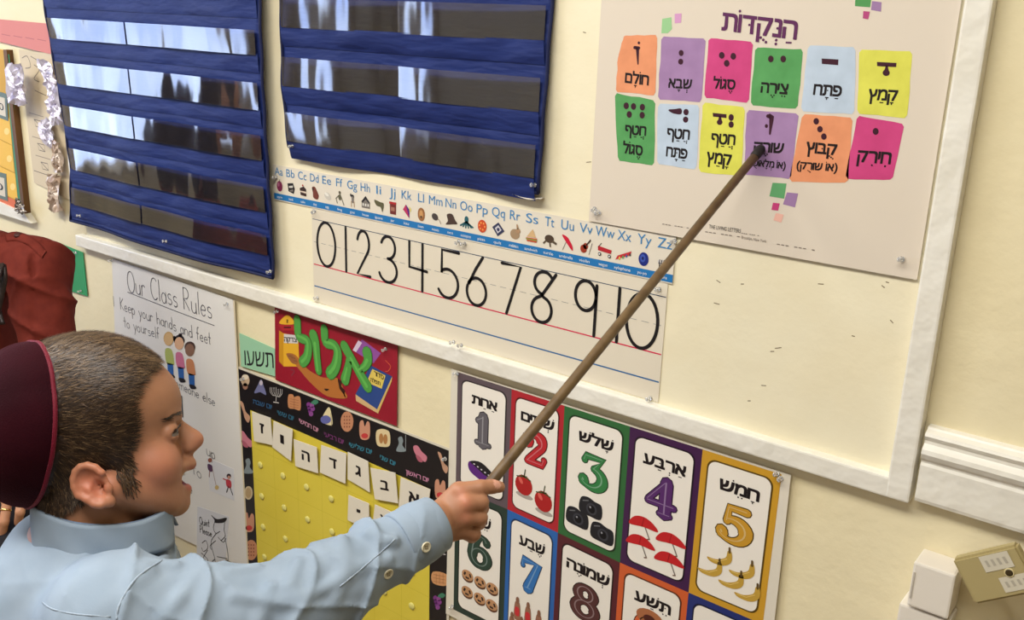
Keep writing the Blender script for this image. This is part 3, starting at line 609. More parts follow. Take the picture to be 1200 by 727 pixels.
for ci in range(10):
    r, c = divmod(ci, 5)
    za, zb2 = (topf, mid) if r == 0 else (mid, bot)
    def cmap(p, c=c, za=za, zb2=zb2):
        u, v = p; x = X6[c] + (X6[c + 1] - X6[c]) * u; t = za[c] + (za[c + 1] - za[c]) * u; b = zb2[c] + (zb2[c + 1] - zb2[c]) * u
        return (x, t + (b - t) * v)
    T = Print(CY, cmap); col, wd = cards[ci]; asp = .1215 / .235
    T.poly([(0, 0), (1, 0), (1, 1), (0, 1)], M(col, 0.3, 0.5), 1)
    def rr(mx_, my_, rad):
        pts = []
        for (cx_, cy_, a0) in ((1 - mx_ - rad, my_ + rad * asp, -90), (1 - mx_ - rad, 1 - my_ - rad * asp, 0), (mx_ + rad, 1 - my_ - rad * asp, 90), (mx_ + rad, my_ + rad * asp, 180)):
            for k in range(7): a = math.radians(a0 + 15 * k); pts.append((cx_ + rad * math.cos(a), cy_ + rad * asp * math.sin(a)))
        return pts
    T.poly(rr(.078, .042, .115), M(tuple(int(v * .45) for v in col), 0.3, 0.5), 2); T.poly(rr(.10, .052, .105), white, 3)
    wu = {0: .46, 1: .62, 2: .52, 3: .58, 4: .50, 5: .36, 6: .50, 7: .68, 8: .52, 9: .46}[ci]
    T.heb(wd, (.52 - wu / 2, .215), (.52 + wu / 2, .215), -.066, blk, 4, bold=.022, thick=.12)
    d = ci + 1; m1 = M(dcol[ci], 0.3, 0.5); m0 = M(tuple(int(v * .42) for v in dcol[ci]), 0.3, 0.5); m2 = M(tuple(min(255, int(v * .6 + 92)) for v in dcol[ci]), 0.3, 0.5)
    for sk_, (st, wdth) in enumerate(SD[d % 10] if d < 10 else []):
        pp = [(.30 + .42 * u, .54 - .245 * v) for u, v in st]; W_ = .084
        wl = [x_ * W_ for x_ in wdth] if isinstance(wdth, list) else wdth * W_
        T.stroke(pp, [x_ + .0035 for x_ in wl] if isinstance(wl, list) else wl + .0035, m0, 4 + .15 * sk_); T.stroke(pp, wl, m1, 5 + .15 * sk_)
        T.stroke([(p[0] - .008, p[1] - .004) for p in pp], [x_ * .13 for x_ in wl] if isinstance(wl, list) else wl * .13, m2, 6 + .15 * sk_)
    def E(u, v, ru, rv, m, l=5, rot=0): T.ell((u, v), ru, rv, m, l, rot)
    if ci == 0:
        T.blob([(.26, .72), (.45, .70), (.72, .76), (.78, .86), (.60, .86), (.34, .82), (.25, .78)], c_((92, 40, 120)), 4); T.blob([(.28, .715), (.5, .69), (.76, .77), (.6, .79), (.4, .75)], blk2, 5)
        for k in range(5): E(.36 + .07 * k, .725 + .012 * k, .018, .006, c_((214, 206, 214)), 6)
        T.blob([(.62, .86), (.74, .84), (.78, .9), (.68, .92)], c_((60, 34, 46)), 4)
    if ci == 1:
        for u, v in ((.31, .735), (.70, .80)):
            E(u + .02, v + .085, .17, .022, c_((168, 158, 148)), 4); E(u, v, .17, .082, c_((168, 34, 34)), 5); E(u - .06, v - .03, .05, .02, c_((214, 96, 84)), 6, 20)
            for a in (-.14, -.05, .05, .13): T.stroke([(u, v - .07), (u + a, v - .07 - .02 + abs(a) * .25)], .0022, c_((56, 78, 40)), 6)
            T.stroke([(u, v - .07), (u + .02, v - .13)], .0018, c_((56, 70, 40)), 6)
    if ci == 2:
        for u, v in ((.50, .69), (.30, .81), (.70, .845)):
            T.blob([(u - .16, v - .05), (u - .05, v - .075), (u + .06, v - .06), (u + .17, v - .045), (u + .17, v + .055), (u, v + .065), (u - .17, v + .05)], c_((34, 34, 38)), 5)
            E(u + .02, v + .005, .085, .045, c_((58, 58, 64)), 6); E(u + .02, v + .005, .055, .03, c_((14, 14, 18)), 7); E(u, v - .008, .015, .008, c_((150, 150, 156)), 8)
            T.stroke([(u - .12, v - .035), (u - .04, v - .05)], .002, c_((110, 110, 114)), 6)
    if ci == 3:
        for u, v in ((.30, .645), (.70, .685), (.28, .785), (.70, .825)):
            T.blob([(u - .21, v + .035), (u - .14, v - .03), (u + .0, v - .05), (u + .14, v - .025), (u + .21, v + .02), (u, v + .022)], c_((190, 34, 38)), 5)
            T.stroke([(u + .02, v + .015), (u + .10, v + .095)], .0022, c_((120, 108, 100)), 4); T.stroke([(u + .10, v + .095), (u + .07, v + .10)], .0022, c_((120, 90, 70)), 4); T.stroke([(u, v - .045), (u - .02, v + .02)], .0008, c_((140, 20, 26)), 6)
    if ci == 4:
        for u, v in ((.36, .665), (.66, .695), (.25, .765), (.54, .79), (.76, .83)):
            T.blob([(u - .16, v + .03), (u - .04, v + .025), (u + .08, v - .01), (u + .10, v - .06), (u + .15, v - .06), (u + .16, v + .005), (u + .06, v + .05), (u - .1, v + .055)], c_((190, 152, 60)), 5)
            T.stroke([(u - .12, v + .036), (u, v + .032), (u + .1, v - .005)], .0012, c_((222, 192, 110)), 6); T.stroke([(u + .125, v - .055), (u + .12, v - .085)], .0035, c_((96, 74, 36)), 6)
    if ci == 5:
        for u in (.28, .53, .77):
            for v in (.655, .79):
                vv = v + (u - .28) * .02; E(u, vv + .014, .115, .044, c_((96, 62, 44)), 5); E(u, vv, .115, .042, c_((188, 140, 98)), 6)
                for k in range(6): E(u + .06 * math.cos(k * 1.9), vv + .022 * math.sin(k * 1.9), .02, .009, dbr, 7)
    if ci == 6:
        for u, v in ((.28, .72), (.50, .72), (.72, .74), (.18, .86), (.38, .86), (.60, .87), (.82, .88)):
            T.blob([(u - .06, v + .09), (u - .06, v - .01), (u - .03, v - .05), (u + .03, v - .05), (u + .06, v - .01), (u + .06, v + .09)], c_((150, 104, 80)), 5); T.blob([(u - .04, v + .06), (u - .04, v), (u + .04, v), (u + .04, v + .06)], c_((196, 50, 54)), 6); E(u, v - .06, .035, .028, c_((132, 92, 70)), 6)
    if ci == 7:
        for k in range(8): E(.22 + .19 * (k % 4), .68 + .14 * (k // 4), .08, .05, c_((172, 132, 96)), 5)
    if ci == 8:
        for k in range(9): E(.25 + .25 * (k % 3), .64 + .12 * (k // 3), .1, .045, c_((150, 94, 56)), 5); E(.25 + .25 * (k % 3), .635 + .12 * (k // 3), .03, .012, c_((60, 30, 24)), 6)
        E(.5, .30, .2, .06, c_((168, 104, 66)), 6); E(.5, .31, .09, .03, c_((80, 36, 28)), 7)
    t = T.build('number_card', nposter); t['label'] = namec[ci] + ' bordered card'

# ================================================================== CALENDAR
KY = -0.005
T = Print(KY, wallxz)
bk = M((26, 22, 24), 0.35, 0.4)
T.sheet([(-1.6925, 0.7785), (-1.0765, 0.7735), (-1.0755, 0.22), (-1.692, 0.22)], bk, 0.0008)
T.sheet([(-1.697, 0.7835), (-1.070, 0.7785), (-1.069, 0.215), (-1.697, 0.215)], M((214, 206, 186), 0.3, 0.4), 0.0006, -3.3)
K = Print(KY); k6 = lambda x, y: (270 + x / 1.879, 340 + y / 1.879)
ic = lambda c: c_(c)
def icon(x, y, kind):
    e = lambda dx, dy, rx, ry, c, l=1, rot=0: K.ell((k6(x, y)[0] + dx, k6(x, y)[1] + dy), rx, ry, ic(c), l, rot)
    st = lambda pts, w_, c, l=2: K.stroke([(k6(x, y)[0] + a, k6(x, y)[1] + b) for a, b in pts], w_, ic(c), l)
    po = lambda pts, c, l=1: K.blob([(k6(x, y)[0] + a, k6(x, y)[1] + b) for a, b in pts], ic(c), l)
    if kind == 'torah': e(0, -2, 5, 7, (196, 170, 140)); e(0, -6, 4, 3, (220, 206, 180), 2); e(0, 5, 3, 4, (150, 110, 90))
    if kind == 'figure': po([(-7, 7), (-3, -2), (1, -9), (4, -1), (7, 9), (0, 6)], (110, 112, 150)); e(1, -5, 2, 3, (190, 180, 190), 2)
    if kind == 'menorah':
        for r in (2.5, 5, 7): st([(-r, -7), (-r, -2), (-r * .6, 2), (0, 3), (r * .6, 4), (r, 0), (r, -5)], .0012, (206, 200, 196))
        st([(0, -7), (0, 9)], .0015, (206, 200, 196)); st([(-3, 10), (3, 11)], .002, (206, 200, 196))
    if kind == 'tablets': po([(-7, -8), (-2, -9), (0, -6), (3, -7), (7, -5), (7, 9), (0, 8), (-7, 6)], (190, 130, 88)); st([(0, -6), (0, 8)], .0008, (110, 60, 40)); [st([(-5, v), (5, v + 2)], .0006, (120, 70, 46)) for v in (-4, -1, 2, 5)]
    if kind == 'grapes': [e(a, b, 2.6, 2.8, c, 1 + (i % 2)) for i, (a, b, c) in enumerate([(-3, -3, (120, 56, 124)), (1, -2, (140, 74, 140)), (-2, 1, (104, 46, 110)), (2, 2, (128, 64, 132)), (-1, 5, (110, 50, 116)), (0, 8, (132, 70, 134))])]; po([(0, -5), (5, -9), (9, -6), (5, -3)], (66, 122, 96), 3)
    if kind == 'hat': po([(-7, 5), (-1, -8), (3, -9), (6, 9), (0, 10)], (220, 206, 160)); e(-2, 4, 6, 5, (96, 100, 160), 2); st([(4, -4), (5, 12)], .001, (120, 90, 70))
    if kind == 'matzah': e(0, 0, 7.5, 12, (190, 132, 98)); [e(a, b, .8, 1, (130, 76, 56), 2) for a in (-3, 0, 3) for b in (-6, -2, 2, 6)]
    if kind == 'hands': po([(-5, 10), (-6, -8), (-2, -11), (0, -4), (3, -10), (6, -6), (5, 10)], (196, 140, 112)); e(0, 7, 4, 3, (190, 60, 60), 2)
    if kind == 'bread': po([(-7, 8), (-8, -6), (-3, -10), (4, -9), (8, -5), (8, 9), (0, 11)], (216, 196, 150)); e(-2, 1, 2.5, 6, (170, 120, 70), 2); e(3, 2, 2.5, 6, (170, 120, 70), 2)
    if kind == 'bust': po([(-5, 9), (-2, 0), (-3, -6), (1, -8), (3, -3), (2, 2), (6, 9)], (128, 138, 140)); st([(6, -10), (6, 8)], .001, (170, 176, 176))
    if kind == 'shoes': po([(-8, -8), (-3, -9), (2, -2), (8, 4), (6, 10), (0, 6), (-6, 0)], (196, 120, 134)); po([(-5, 2), (0, 4), (3, 10), (-2, 9)], (170, 90, 106), 2)
    if kind == 'hand': po([(-6, -12), (-2, -10), (1, 0), (6, 6), (4, 13), (0, 8), (-2, 0)], (190, 146, 118))
    if kind == 'cookie': e(0, 0, 5, 8, (198, 180, 146)); e(0, 0, 3.4, 6, (176, 150, 110), 2)
    if kind == 'wafer': po([(-8, -8), (8, -5), (8, 8), (-8, 5)], (204, 148, 100)); [st([(-7, v), (7, v + 2.5)], .0007, (140, 90, 56)) for v in (-5, -1, 3)]; [st([(u, -6), (u, 6)], .0007, (140, 90, 56)) for u in (-4, 0, 4)]
for x, y, k in ((33, 203, 'torah'), (66, 214, 'figure'), (101, 228, 'menorah'), (141, 247, 'tablets'), (178, 258, 'grapes'), (214, 278, 'hat'), (257, 290, 'matzah'), (296, 308, 'hands'), (336, 325, 'bread'), (375, 338, 'bust'), (418, 360, 'shoes'), (468, 380, 'hand'), (32, 268, 'hand'), (34, 328, 'shoes'), (39, 386, 'bust'), (40, 447, 'cookie'), (41, 511, 'hands'), (46, 573, 'matzah'), (462, 438, 'hands'), (468, 562, 'menorah'), (461, 636, 'wafer'), (457, 684, 'grapes')): icon(x, y, k)
for i, (t_, x0, y0, x1, y1, c) in enumerate((('יום שבת', 50, 250, 92, 263, (52, 92, 128)), ('יום ששי', 104, 274, 140, 288, (52, 104, 128)), ('יום חמישי', 152, 292, 194, 314, (196, 140, 160)), ('יום רביעי', 207, 322, 250, 340, (120, 60, 110)), ('יום שלישי', 262, 345, 312, 362, (60, 130, 150)), ('יום שני', 330, 372, 364, 388, (60, 130, 150)), ('יום ראשון', 387, 405, 437, 424, (206, 140, 168)))):
    K.heb(t_, k6(x0, y0), k6(x1, y1), -5, ic(c), 2, bold=.004, thick=.02)
o0 = len(T.v); T.v += K.v; T.f += [[i + o0 for i in f] for f in K.f]
for m_ in [K.mats[k] for k in K.mi]: T.mi.append(T.mat(m_))
cal = T.build('calendar_chart', origin=(-1.385, KY, .215)); tag(cal, 'black bordered Hebrew calendar chart with a yellow date grid', 'calendar')
ylw = nodemat('yellow_card', (218, 200, 74), (212, 192, 62), rough=0.42, spec=0.4, scale=5, bump=0.15, bscale=6, dist=0.01)
T = Print(KY, wallxz); T.sheet([(-1.654, 0.6905), (-1.121, 0.680), (-1.119, 0.225), (-1.654, 0.225)], ylw, 0.0006, 2.6)
for i in range(1, 7): T.stroke([(-1.657 + .077 * i, .62), (-1.657 + .077 * i, .226)], .0006, M((190, 174, 46), .5), 3, caps=False)
for j in range(5): T.stroke([(-1.655, .602 - .0765 * j), (-1.118, .598 - .0765 * j)], .0006, M((190, 174, 46), .5), 3, caps=False)
T.build('date_grid', cal)
velc = nodemat('velcro_cream', (214, 206, 120), None, rough=0.8, bump=0.5, bscale=900, dist=.001)
for r in range(5):
    for c in range(7):
        x, z = -1.6265 + .0768 * c, .5665 - .0775 * r - .001 * c
        if r == 0 and c >= 4: continue
        mb = MB(); mb.lathe((x, KY - .0007, z), (0, -1, 0), [(.0078, 0), (.0078, .0015), (.006, .0026), (.001, .003)], velc, 14); mb.build('velcro_dot', cal, smooth=True)
# date cards on the calendar
cw = M((222, 214, 196), .5, .3)
CARDS = [('ז', [(47, 268), (88, 282), (93, 342), (52, 333)], ''), ('ו', [(95, 289), (137, 308), (133, 377), (92, 346)], ''), ('ה', [(139, 329), (190, 347), (193, 404), (143, 388)], ''), ('ד', [(200, 342), (255, 361), (253, 427), (197, 402)], ''), ('ג', [(258, 357), (303, 378), (307, 446), (258, 417)], ''), ('ב', [(308, 392), (363, 403), (369, 470), (318, 461)], ''), ('א', [(375, 413), (440, 440), (432, 505), (370, 484)], ''), ('י', [(260, 452), (305, 471), (306, 531), (258, 507)], ''), ('יא', [(318, 473), (358, 491), (372, 545), (312, 528)], '')]
desc = ['white date card with a zayin, leftmost of the top row on the yellow grid', 'white date card with a vav, second from left on the yellow grid', 'white date card with a tall heh, between the vav and dalet cards', 'white date card with a dalet, middle of the top row on the calendar', 'white date card with a gimel, above the single yod card', 'white date card with a bet, tilted, left of the alef card', 'white date card with a big alef beside the black right border', 'white date card with a small yod, lower row under the gimel card', 'white date card half hidden by the pale blue sleeve, lower row']
for i, (L, q, _) in enumerate(CARDS):
    y = KY - .0065; T = Print(y); qq = [k6(*p) for p in q]
    T.sheet(qq, cw, .0012); c0 = np.mean(np.array(qq), 0)
    # Velcro dot behind the card
    wp = wall_pt(c0[0], c0[1], y); T.lathe((wp[0], KY - .0002, wp[2]), (0, -1, 0), [(.006, 0), (.006, .0055)], velc, 12)
    s_ = np.array(qq[1]) - np.array(qq[0]); ux = s_ / np.linalg.norm(s_); hh = {'י': 5.5, 'ו': 9.5, 'א': 12.5}.get(L, 10.5); ww = {'ז': 4.6, 'ו': 3.0, 'ה': 9, 'ד': 8.5, 'ג': 6.0, 'ב': 9, 'א': 12, 'י': 3.0, 'יא': 11}[L]
    c1 = c0 + np.array([0, hh * .45 if L != 'י' else 2]); T.heb(L, tuple(c1 - ux * ww / 2), tuple(c1 + ux * ww / 2), -hh, blk, 1, bold=.02, thick=.08)
    o = T.build('date_card', origin=tuple(wp)); tag(o, desc[i], 'card', 'date cards on the calendar')

# ================================================================== MONTH SIGN, YEAR CARD
EY = -0.0055
T = Print(EY); e8 = lambda x, y: (310 + x / 4.541, 350 + y / 4.541)
crim = nodemat('crimson_card', (150, 28, 44), (140, 22, 40), rough=0.4, spec=.4, scale=8, bump=0.1)
T.sheet([e8(54, 38), e8(707, 240), e8(703, 680), e8(58, 432)], crim, .0012)
E_ = lambda pts, c, l=1, sm=True: (T.blob if sm else T.poly)([e8(*p) for p in pts], c_(c), l)
yb = (222, 168, 44)
E_([(78, 170), (100, 185), (102, 362), (78, 335)], (196, 140, 30), 1, False); E_([(100, 185), (180, 200), (186, 362), (102, 362)], yb, 1, False); E_([(78, 132), (120, 88), (155, 118), (150, 138)], yb, 1); E_([(72, 140), (152, 140), (180, 170), (100, 172)], (168, 40, 44), 2, False); E_([(104, 150), (142, 150), (142, 157), (104, 157)], (70, 20, 24), 3, False)
E_([(104, 188), (178, 196), (178, 240), (104, 236)], (206, 200, 196), 2, False); T.heb('צדקה', e8(106, 228), e8(174, 232), -5, blk, 3, bold=.01)
E_([(118, 110), (128, 112), (126, 130), (118, 130)], (120, 90, 20), 3, False)
E_([(115, 295), (165, 300), (230, 375), (310, 420), (390, 425), (425, 490), (438, 530), (350, 525), (290, 490), (220, 420), (160, 345)], (176, 108, 50), 2); E_([(390, 425), (412, 440), (410, 468), (430, 490), (425, 520), (436, 530), (400, 480)], (60, 32, 22), 3, False); E_([(320, 480), (345, 482), (330, 492)], (50, 28, 20), 3); E_([(118, 298), (150, 298), (180, 340), (150, 345)], (150, 96, 56), 3)
for a in ((130, 305), (145, 315), (155, 330)): T.stroke([e8(*a), e8(a[0] + 20, a[1] + 3)], .0008, c_((90, 50, 30)), 4)
E_([(520, 218), (620, 292), (580, 345), (470, 275)], (140, 78, 150), 1, False); E_([(500, 222), (520, 236), (488, 286), (470, 275)], (206, 186, 206), 2, False)
E_([(565, 355), (680, 415), (600, 590), (485, 510)], (44, 70, 130), 2, False); E_([(485, 510), (600, 590), (605, 612), (488, 545)], (204, 170, 120), 2, False); E_([(680, 415), (678, 440), (605, 612), (600, 590)], (206, 172, 100), 2, False)
E_([(575, 375), (645, 410), (625, 480), (545, 445)], (216, 190, 90), 3, False); T.heb('סדור', e8(585, 408), e8(636, 432), -5, blk, 4, bold=.01); T.heb('תפלה', e8(565, 440), e8(618, 462), -4, blk, 4)
T.stroke([e8(*p) for p in ((645, 330), (672, 360), (660, 385), (645, 388))], .0016, c_((206, 90, 60)), 2, smooth=True); T.stroke([e8(*p) for p in ((140, 378), (160, 385), (145, 410))], .0022, c_((130, 60, 70)), 2, smooth=True)
gr = c_((78, 150, 66)); gd = c_((46, 104, 44))
for st, wd in (([(176, 112), (184, 200), (226, 222), (236, 255), (228, 310), (205, 338)], [.0115, .0115, .0135]), ([(262, 196), (274, 240), (282, 320), (290, 385)], [.0145, .0115, .0105]), ([(320, 162), (328, 232), (372, 248), (392, 290), (380, 360), (352, 398)], [.0115, .012, .0155]), ([(426, 252), (465, 320), (510, 400), (550, 468)], [.0125, .0115, .0145]), ([(548, 288), (552, 330), (535, 362), (508, 380)], [.0145, .011, .007]), ([(452, 318), (446, 370), (430, 432)], [.008, .011, .0135])):
    pts = [e8(*p) for p in st]; wd = [x_ * 1.72 for x_ in wd]; T.stroke(pts, [x_ + .0022 for x_ in wd], gd, 4, smooth=True); T.stroke(pts, wd, gr, 5, smooth=True)
    T.stroke([(p[0] - .8, p[1] - .5) for p in pts[1:]], [x_ * .3 for x_ in wd], c_((98, 176, 80)), 6, smooth=True)
o = T.build('month_sign', origin=(-1.39, EY, .782)); tag(o, 'crimson card with big green painted Hebrew letters, tucked under the board frame', 'sign')
T = Print(EY + .001); T.sheet([(280.4, 390.4), (322, 409), (322.5, 441.5), (282.5, 429.5)], M((150, 196, 160), .6), .001)
T.heb('תשעו', (287, 428), (321, 431.5), -17, c_((34, 32, 36)), 1, bold=-.012, thick=0.0)
wp = wall_pt(301, 418, EY); o = T.build('year_sign', origin=tuple(wp)); tag(o, 'small pale green paper with a handwritten Hebrew year, left of the crimson card', 'sign')

# ================================================================== CLASS RULES CHART
RY = -0.006
HW = {'O': (.62, [arc(.31, .5, .3, .52, 90, 450, 20)]), 'u': (.4, [[(0, .5), (0, .2)] + arc(.17, .17, .17, .17, 180, 360, 8) + [(.34, .5), (.36, 0)]]), 'r': (.3, [[(0, .5), (0, 0)], arc(.16, .3, .16, .2, 170, 40, 6)]),
      'C': (.55, [arc(.3, .5, .3, .52, 50, 310, 18)]), 'l': (.12, [[(.04, 1), (.04, 0)]]), 'a': (.4, [arc(.17, .24, .17, .25, 0, 360, 14), [(.34, .5), (.36, 0)]]), 's': (.34, [arc(.16, .38, .14, .12, 40, 270, 8) + arc(.16, .13, .15, .13, 90, -140, 8)]),
      'R': (.5, [[(0, 1), (0, 0)], [(0, 1)] + arc(.16, .75, .24, .25, 80, -80, 8) + [(.02, .5), (.42, 0)]]), 'e': (.38, [[(.02, .26), (.33, .28)] + arc(.17, .25, .17, .25, 10, 320, 12)]), 'K': (.45, [[(0, 1), (0, 0)], [(.4, 1), (.02, .48), (.42, 0)]]),
      'p': (.4, [[(0, .5), (0, -.4)], arc(.17, .25, .17, .25, 180, -180, 12)]), 'y': (.38, [[(0, .5), (.18, .02)], [(.36, .5), (.08, -.4)]]), 'o': (.4, [arc(.17, .24, .17, .25, 90, 450, 14)]), 'h': (.4, [[(0, 1), (0, 0)], arc(.17, .26, .17, .24, 180, 0, 8) + [(.34, 0)]]),
      'n': (.4, [[(0, .5), (0, 0)], arc(.17, .26, .17, .24, 180, 0, 8) + [(.34, 0)]]), 'd': (.4, [arc(.17, .24, .17, .25, 0, 360, 14), [(.34, 1), (.35, 0)]]), 'f': (.28, [arc(.2, .82, .12, .18, 60, 180, 6) + [(.08, 0)], [(-.04, .5), (.24, .5)]]), 't': (.26, [[(.1, .9), (.1, 0), (.16, 0)], [(-.04, .55), (.24, .55)]]),
      'm': (.6, [[(0, .5), (0, 0)], arc(.13, .3, .13, .2, 180, 0, 6) + [(.26, 0)], arc(.4, .3, .14, .2, 180, 0, 6) + [(.54, 0)]]), 'S': (.4, [arc(.2, .76, .18, .24, 40, 270, 10) + arc(.2, .26, .2, .26, 90, -140, 10)]), 'i': (.12, [[(.04, .5), (.04, 0)], [(.04, .72), (.04, .75)]]), 'Q': (.6, [arc(.29, .5, .28, .5, 90, 450, 18), [(.35, .2), (.58, -.08)]]), 'P': (.45, [[(0, 1), (0, 0)], [(0, 1)] + arc(.14, .75, .24, .25, 80, -80, 8) + [(.02, .5)]]), '1': (.2, [[(.08, 1), (.08, 0)]]), ' ': (.3, [])}
def hand(T, txt, p0, p1, h, wd, m, lay=2):
    a, ex, H = T.frame(p0, p1, h); tot = sum(HW[c][0] + .1 for c in txt); pen = 0
    for c in txt:
        w_, sts = HW[c]
        for st in sts:
            j = random.uniform(-.03, .03)
            V2 = [(a[0] + ex[0] * (pen + u) / tot, a[1] + ex[1] * (pen + u) / tot + H * (v + j)) for u, v in st]
            sv = T.map; T.map = wallxz; T.stroke(V2, wd, m, lay); T.map = sv
        pen += w_ + .1
T = Print(RY); r5 = lambda x, y: (120 + x / 3.465, 290 + y / 3.465)
chartp = M((222, 219, 212), .6); pencil = c_((72, 70, 80))
T.sheet([(131, 303), (273, 352), (290, 668), (143, 598)], chartp, .003)
T.stroke([(273.4, 352), (290.4, 668)], .008, c_((214, 200, 168)), -2, caps=False)
hand(T, 'Our Class Rules', r5(105, 176), r5(452, 292), -23, .0022, pencil)
T.stroke([r5(103, 182), r5(280, 252), r5(455, 318)], .0017, pencil, 2)
hand(T, 'Keep your hands and feet', r5(75, 252), r5(446, 398), -13, .0017, pencil); hand(T, 'to yourself', r5(90, 322), r5(236, 374), -12, .0017, pencil); hand(T, '1', r5(46, 238), r5(54, 242), -11, .0017, pencil)
hand(T, 'someone else', r5(285, 560), r5(462, 648), -11, .0018, pencil); hand(T, 'up', (242.5, 533), (254, 540), -13, .0018, pencil); hand(T, 'to', (226, 554), (238.5, 563), -13, .0018, pencil); hand(T, 'e', (222, 577), (227, 580), -10, .0018, pencil)
rules = T.build('class_rules_chart', origin=(-1.94, RY, .268)); tag(rules, 'white handwritten class rules chart with pasted pictures, partly behind the boy', 'chart')
def pcard(quad, c=(214, 214, 216)):
    T = Print(RY); 
    if quad: T.sheet(quad, M(c, .5), .0004, 2)
    return T
T = pcard(None)
for (x, y, hr, skin, top, hair) in ((270, 372, 0, (206, 170, 120), (168, 178, 96), None), (313, 388, 1, (214, 170, 134), (196, 110, 140), (34, 26, 28)), (356, 415, 0, (132, 98, 78), (196, 130, 88), (72, 50, 42))):
    dx = x - 270; dy = y - 372
    if hair:
        T.ell(r5(x, y - 10), 6.3, 6.6, c_(hair), 3)
        if hr: T.ell(r5(x - 20, y - 18), 2.4, 3, c_(hair), 3); T.ell(r5(x + 4, y - 32), 2.2, 2, c_(hair), 3)
    T.ell(r5(x, y + 2), 5.4, 7.4, c_(skin), 4)
    if not hair: T.ell(r5(x, y - 2), 6, 8, c_((196, 160, 104)), 3)
    T.blob([r5(x - 14, y + 42), r5(x + 12, y + 44), r5(x + 22, y + 92), r5(x + 20, y + 104), r5(x - 8, y + 98)], c_(top), 3)
    T.poly([r5(x - 6, y + 96), r5(x + 18, y + 102), r5(x + 20, y + 150), r5(x - 2, y + 146)], c_((38, 92, 160)), 3)
    T.blob([r5(x - 2, y + 142), r5(x + 20, y + 146), r5(x + 26, y + 158), r5(x + 6, y + 160)], c_((30, 26, 30)), 4)
T.build('picture_cutout', rules)
T = pcard([(150, 420), (213, 463.5), (214.3, 490), (150, 470)], (196, 198, 200)); T.stroke([(213.2, 464), (214.4, 489)], .005, c_((74, 76, 80)), 4, caps=False); T.build('picture_card', rules)
T = pcard([(242.5, 536), (274, 550), (274.8, 587), (246, 575)])
T.ell((246.5, 539.5), 2.4, 2.6, c_((150, 90, 70)), 4); T.blob([(243.8, 544), (249, 546), (249, 553), (244.6, 551)], c_((82, 52, 84)), 4); T.stroke([(249, 548), (253.5, 569)], .0016, c_((150, 110, 90)), 4); T.ell((254.5, 571.5), 2.4, 2.6, c_((196, 170, 110)), 4); T.stroke([(246, 552), (245.6, 559)], .003, c_((150, 110, 100)), 4)
T.ell((268.5, 558), 2.6, 2.8, c_((50, 36, 40)), 4); T.ell((268.8, 559.6), 1.8, 2, c_((190, 140, 120)), 5); T.blob([(265.5, 562), (271, 564), (271, 572), (266, 570)], c_((186, 58, 70)), 4); T.stroke([(266, 563), (261.8, 561)], .003, c_((186, 58, 70)), 4); T.stroke([(268, 570), (266, 577)], .003, c_((50, 40, 54)), 4); T.stroke([(270, 571), (273, 580)], .003, c_((40, 34, 44)), 4)
T.build('picture_card', rules)
T = pcard([(231.5, 593.5), (268.5, 606), (263.5, 671), (230.5, 658)], (206, 207, 210)); q3 = lambda x, y: (190 + x / 3.64, 480 + y / 3.64); bi = c_((26, 24, 28))
hand(T, 'Quiet', q3(162, 490), q3(206, 502), -8.5, .0018, bi, 4); hand(T, 'Please', q3(164, 525), q3(216, 545), -8, .0018, bi, 4)
T.blob([q3(210, 450), q3(236, 468), q3(276, 462), q3(266, 482), q3(228, 484), q3(224, 470)], bi, 4)
for st in ([(226, 480), (220, 505), (230, 528), (248, 520)], [(268, 482), (266, 515), (270, 540), (252, 560)], [(232, 530), (210, 565), (222, 620), (236, 660), (280, 650), (278, 590), (268, 548)], [(230, 560), (206, 582), (212, 598)], [(240, 545), (262, 566), (274, 550)], [(246, 660), (244, 690)], [(262, 656), (262, 690)], [(172, 570), (188, 560), (196, 590), (178, 606), (170, 590)], [(168, 612), (196, 640), (182, 655), (160, 640)], [(196, 600), (176, 640), (206, 668)], [(186, 650), (236, 660)], [(192, 668), (226, 640)], [(236, 628), (278, 636)]):
    T.stroke([q3(*p) for p in st], .0017, bi, 4, smooth=True)
T.build('picture_card', rules)

# ================================================================== LEFT END OF THE WALL
T = Print(-.004); T.sheet([(68, 284.5), (97, 296), (102.5, 347.5), (72, 338)], M((52, 150, 96), .4), .001); T.text('Green', (64, 307), (87, 315), -9, blk, 1)
wp = wall_pt(88, 315); o = T.build('color_sign', origin=tuple(wp)); tag(o, 'small bright green paper lettered Green, beside the rust red jacket shoulder', 'sign')
T = Print(-.0046); T.sheet([(-30, 20), (60, 28), (70, 66), (-30, 42)], M((206, 128, 120), .6), .001)
for a in range(4): T.stroke([(2 + 14 * a, 40 + 2 * a), (12 + 14 * a, 42 + 2 * a)], .002, c_((176, 100, 98)), 1)
o = T.build('pink_sheet', origin=tuple(wall_pt(30, 45))); tag(o, 'salmon pink paper sheet above the drawings at far left', 'paper')
T = Print(-.0036); T.sheet([(22, 58), (70, 64), (84, 236), (40, 214)], M((206, 190, 160), .6), .001)
pc = c_((110, 98, 88))
for (x, y) in ((43, 140), (47, 168), (51, 190)):
    T.stroke([(x - 9, y - 8), (x + 8, y - 3)], .0022, c_((150, 134, 116)), 1); T.stroke([(x - 3, y), (x + 5, y + 2), (x + 6, y + 10), (x - 1, y + 8), (x - 3, y), (x + 6, y + 10)], .002, pc, 1)
for st in ([(26, 68), (32, 66), (36, 78), (30, 80)], [(40, 76), (46, 82), (40, 92), (46, 96)], [(41, 106), (54, 112)], [(36, 66), (50, 74)], [(40, 200), (58, 206)]): T.stroke(st, .002, pc, 1, smooth=True)
o = T.build('drawing_sheet', origin=tuple(wall_pt(55, 150))); tag(o, 'tall cream worksheet with small pencil boxes, left of the bright pocket chart', 'paper')
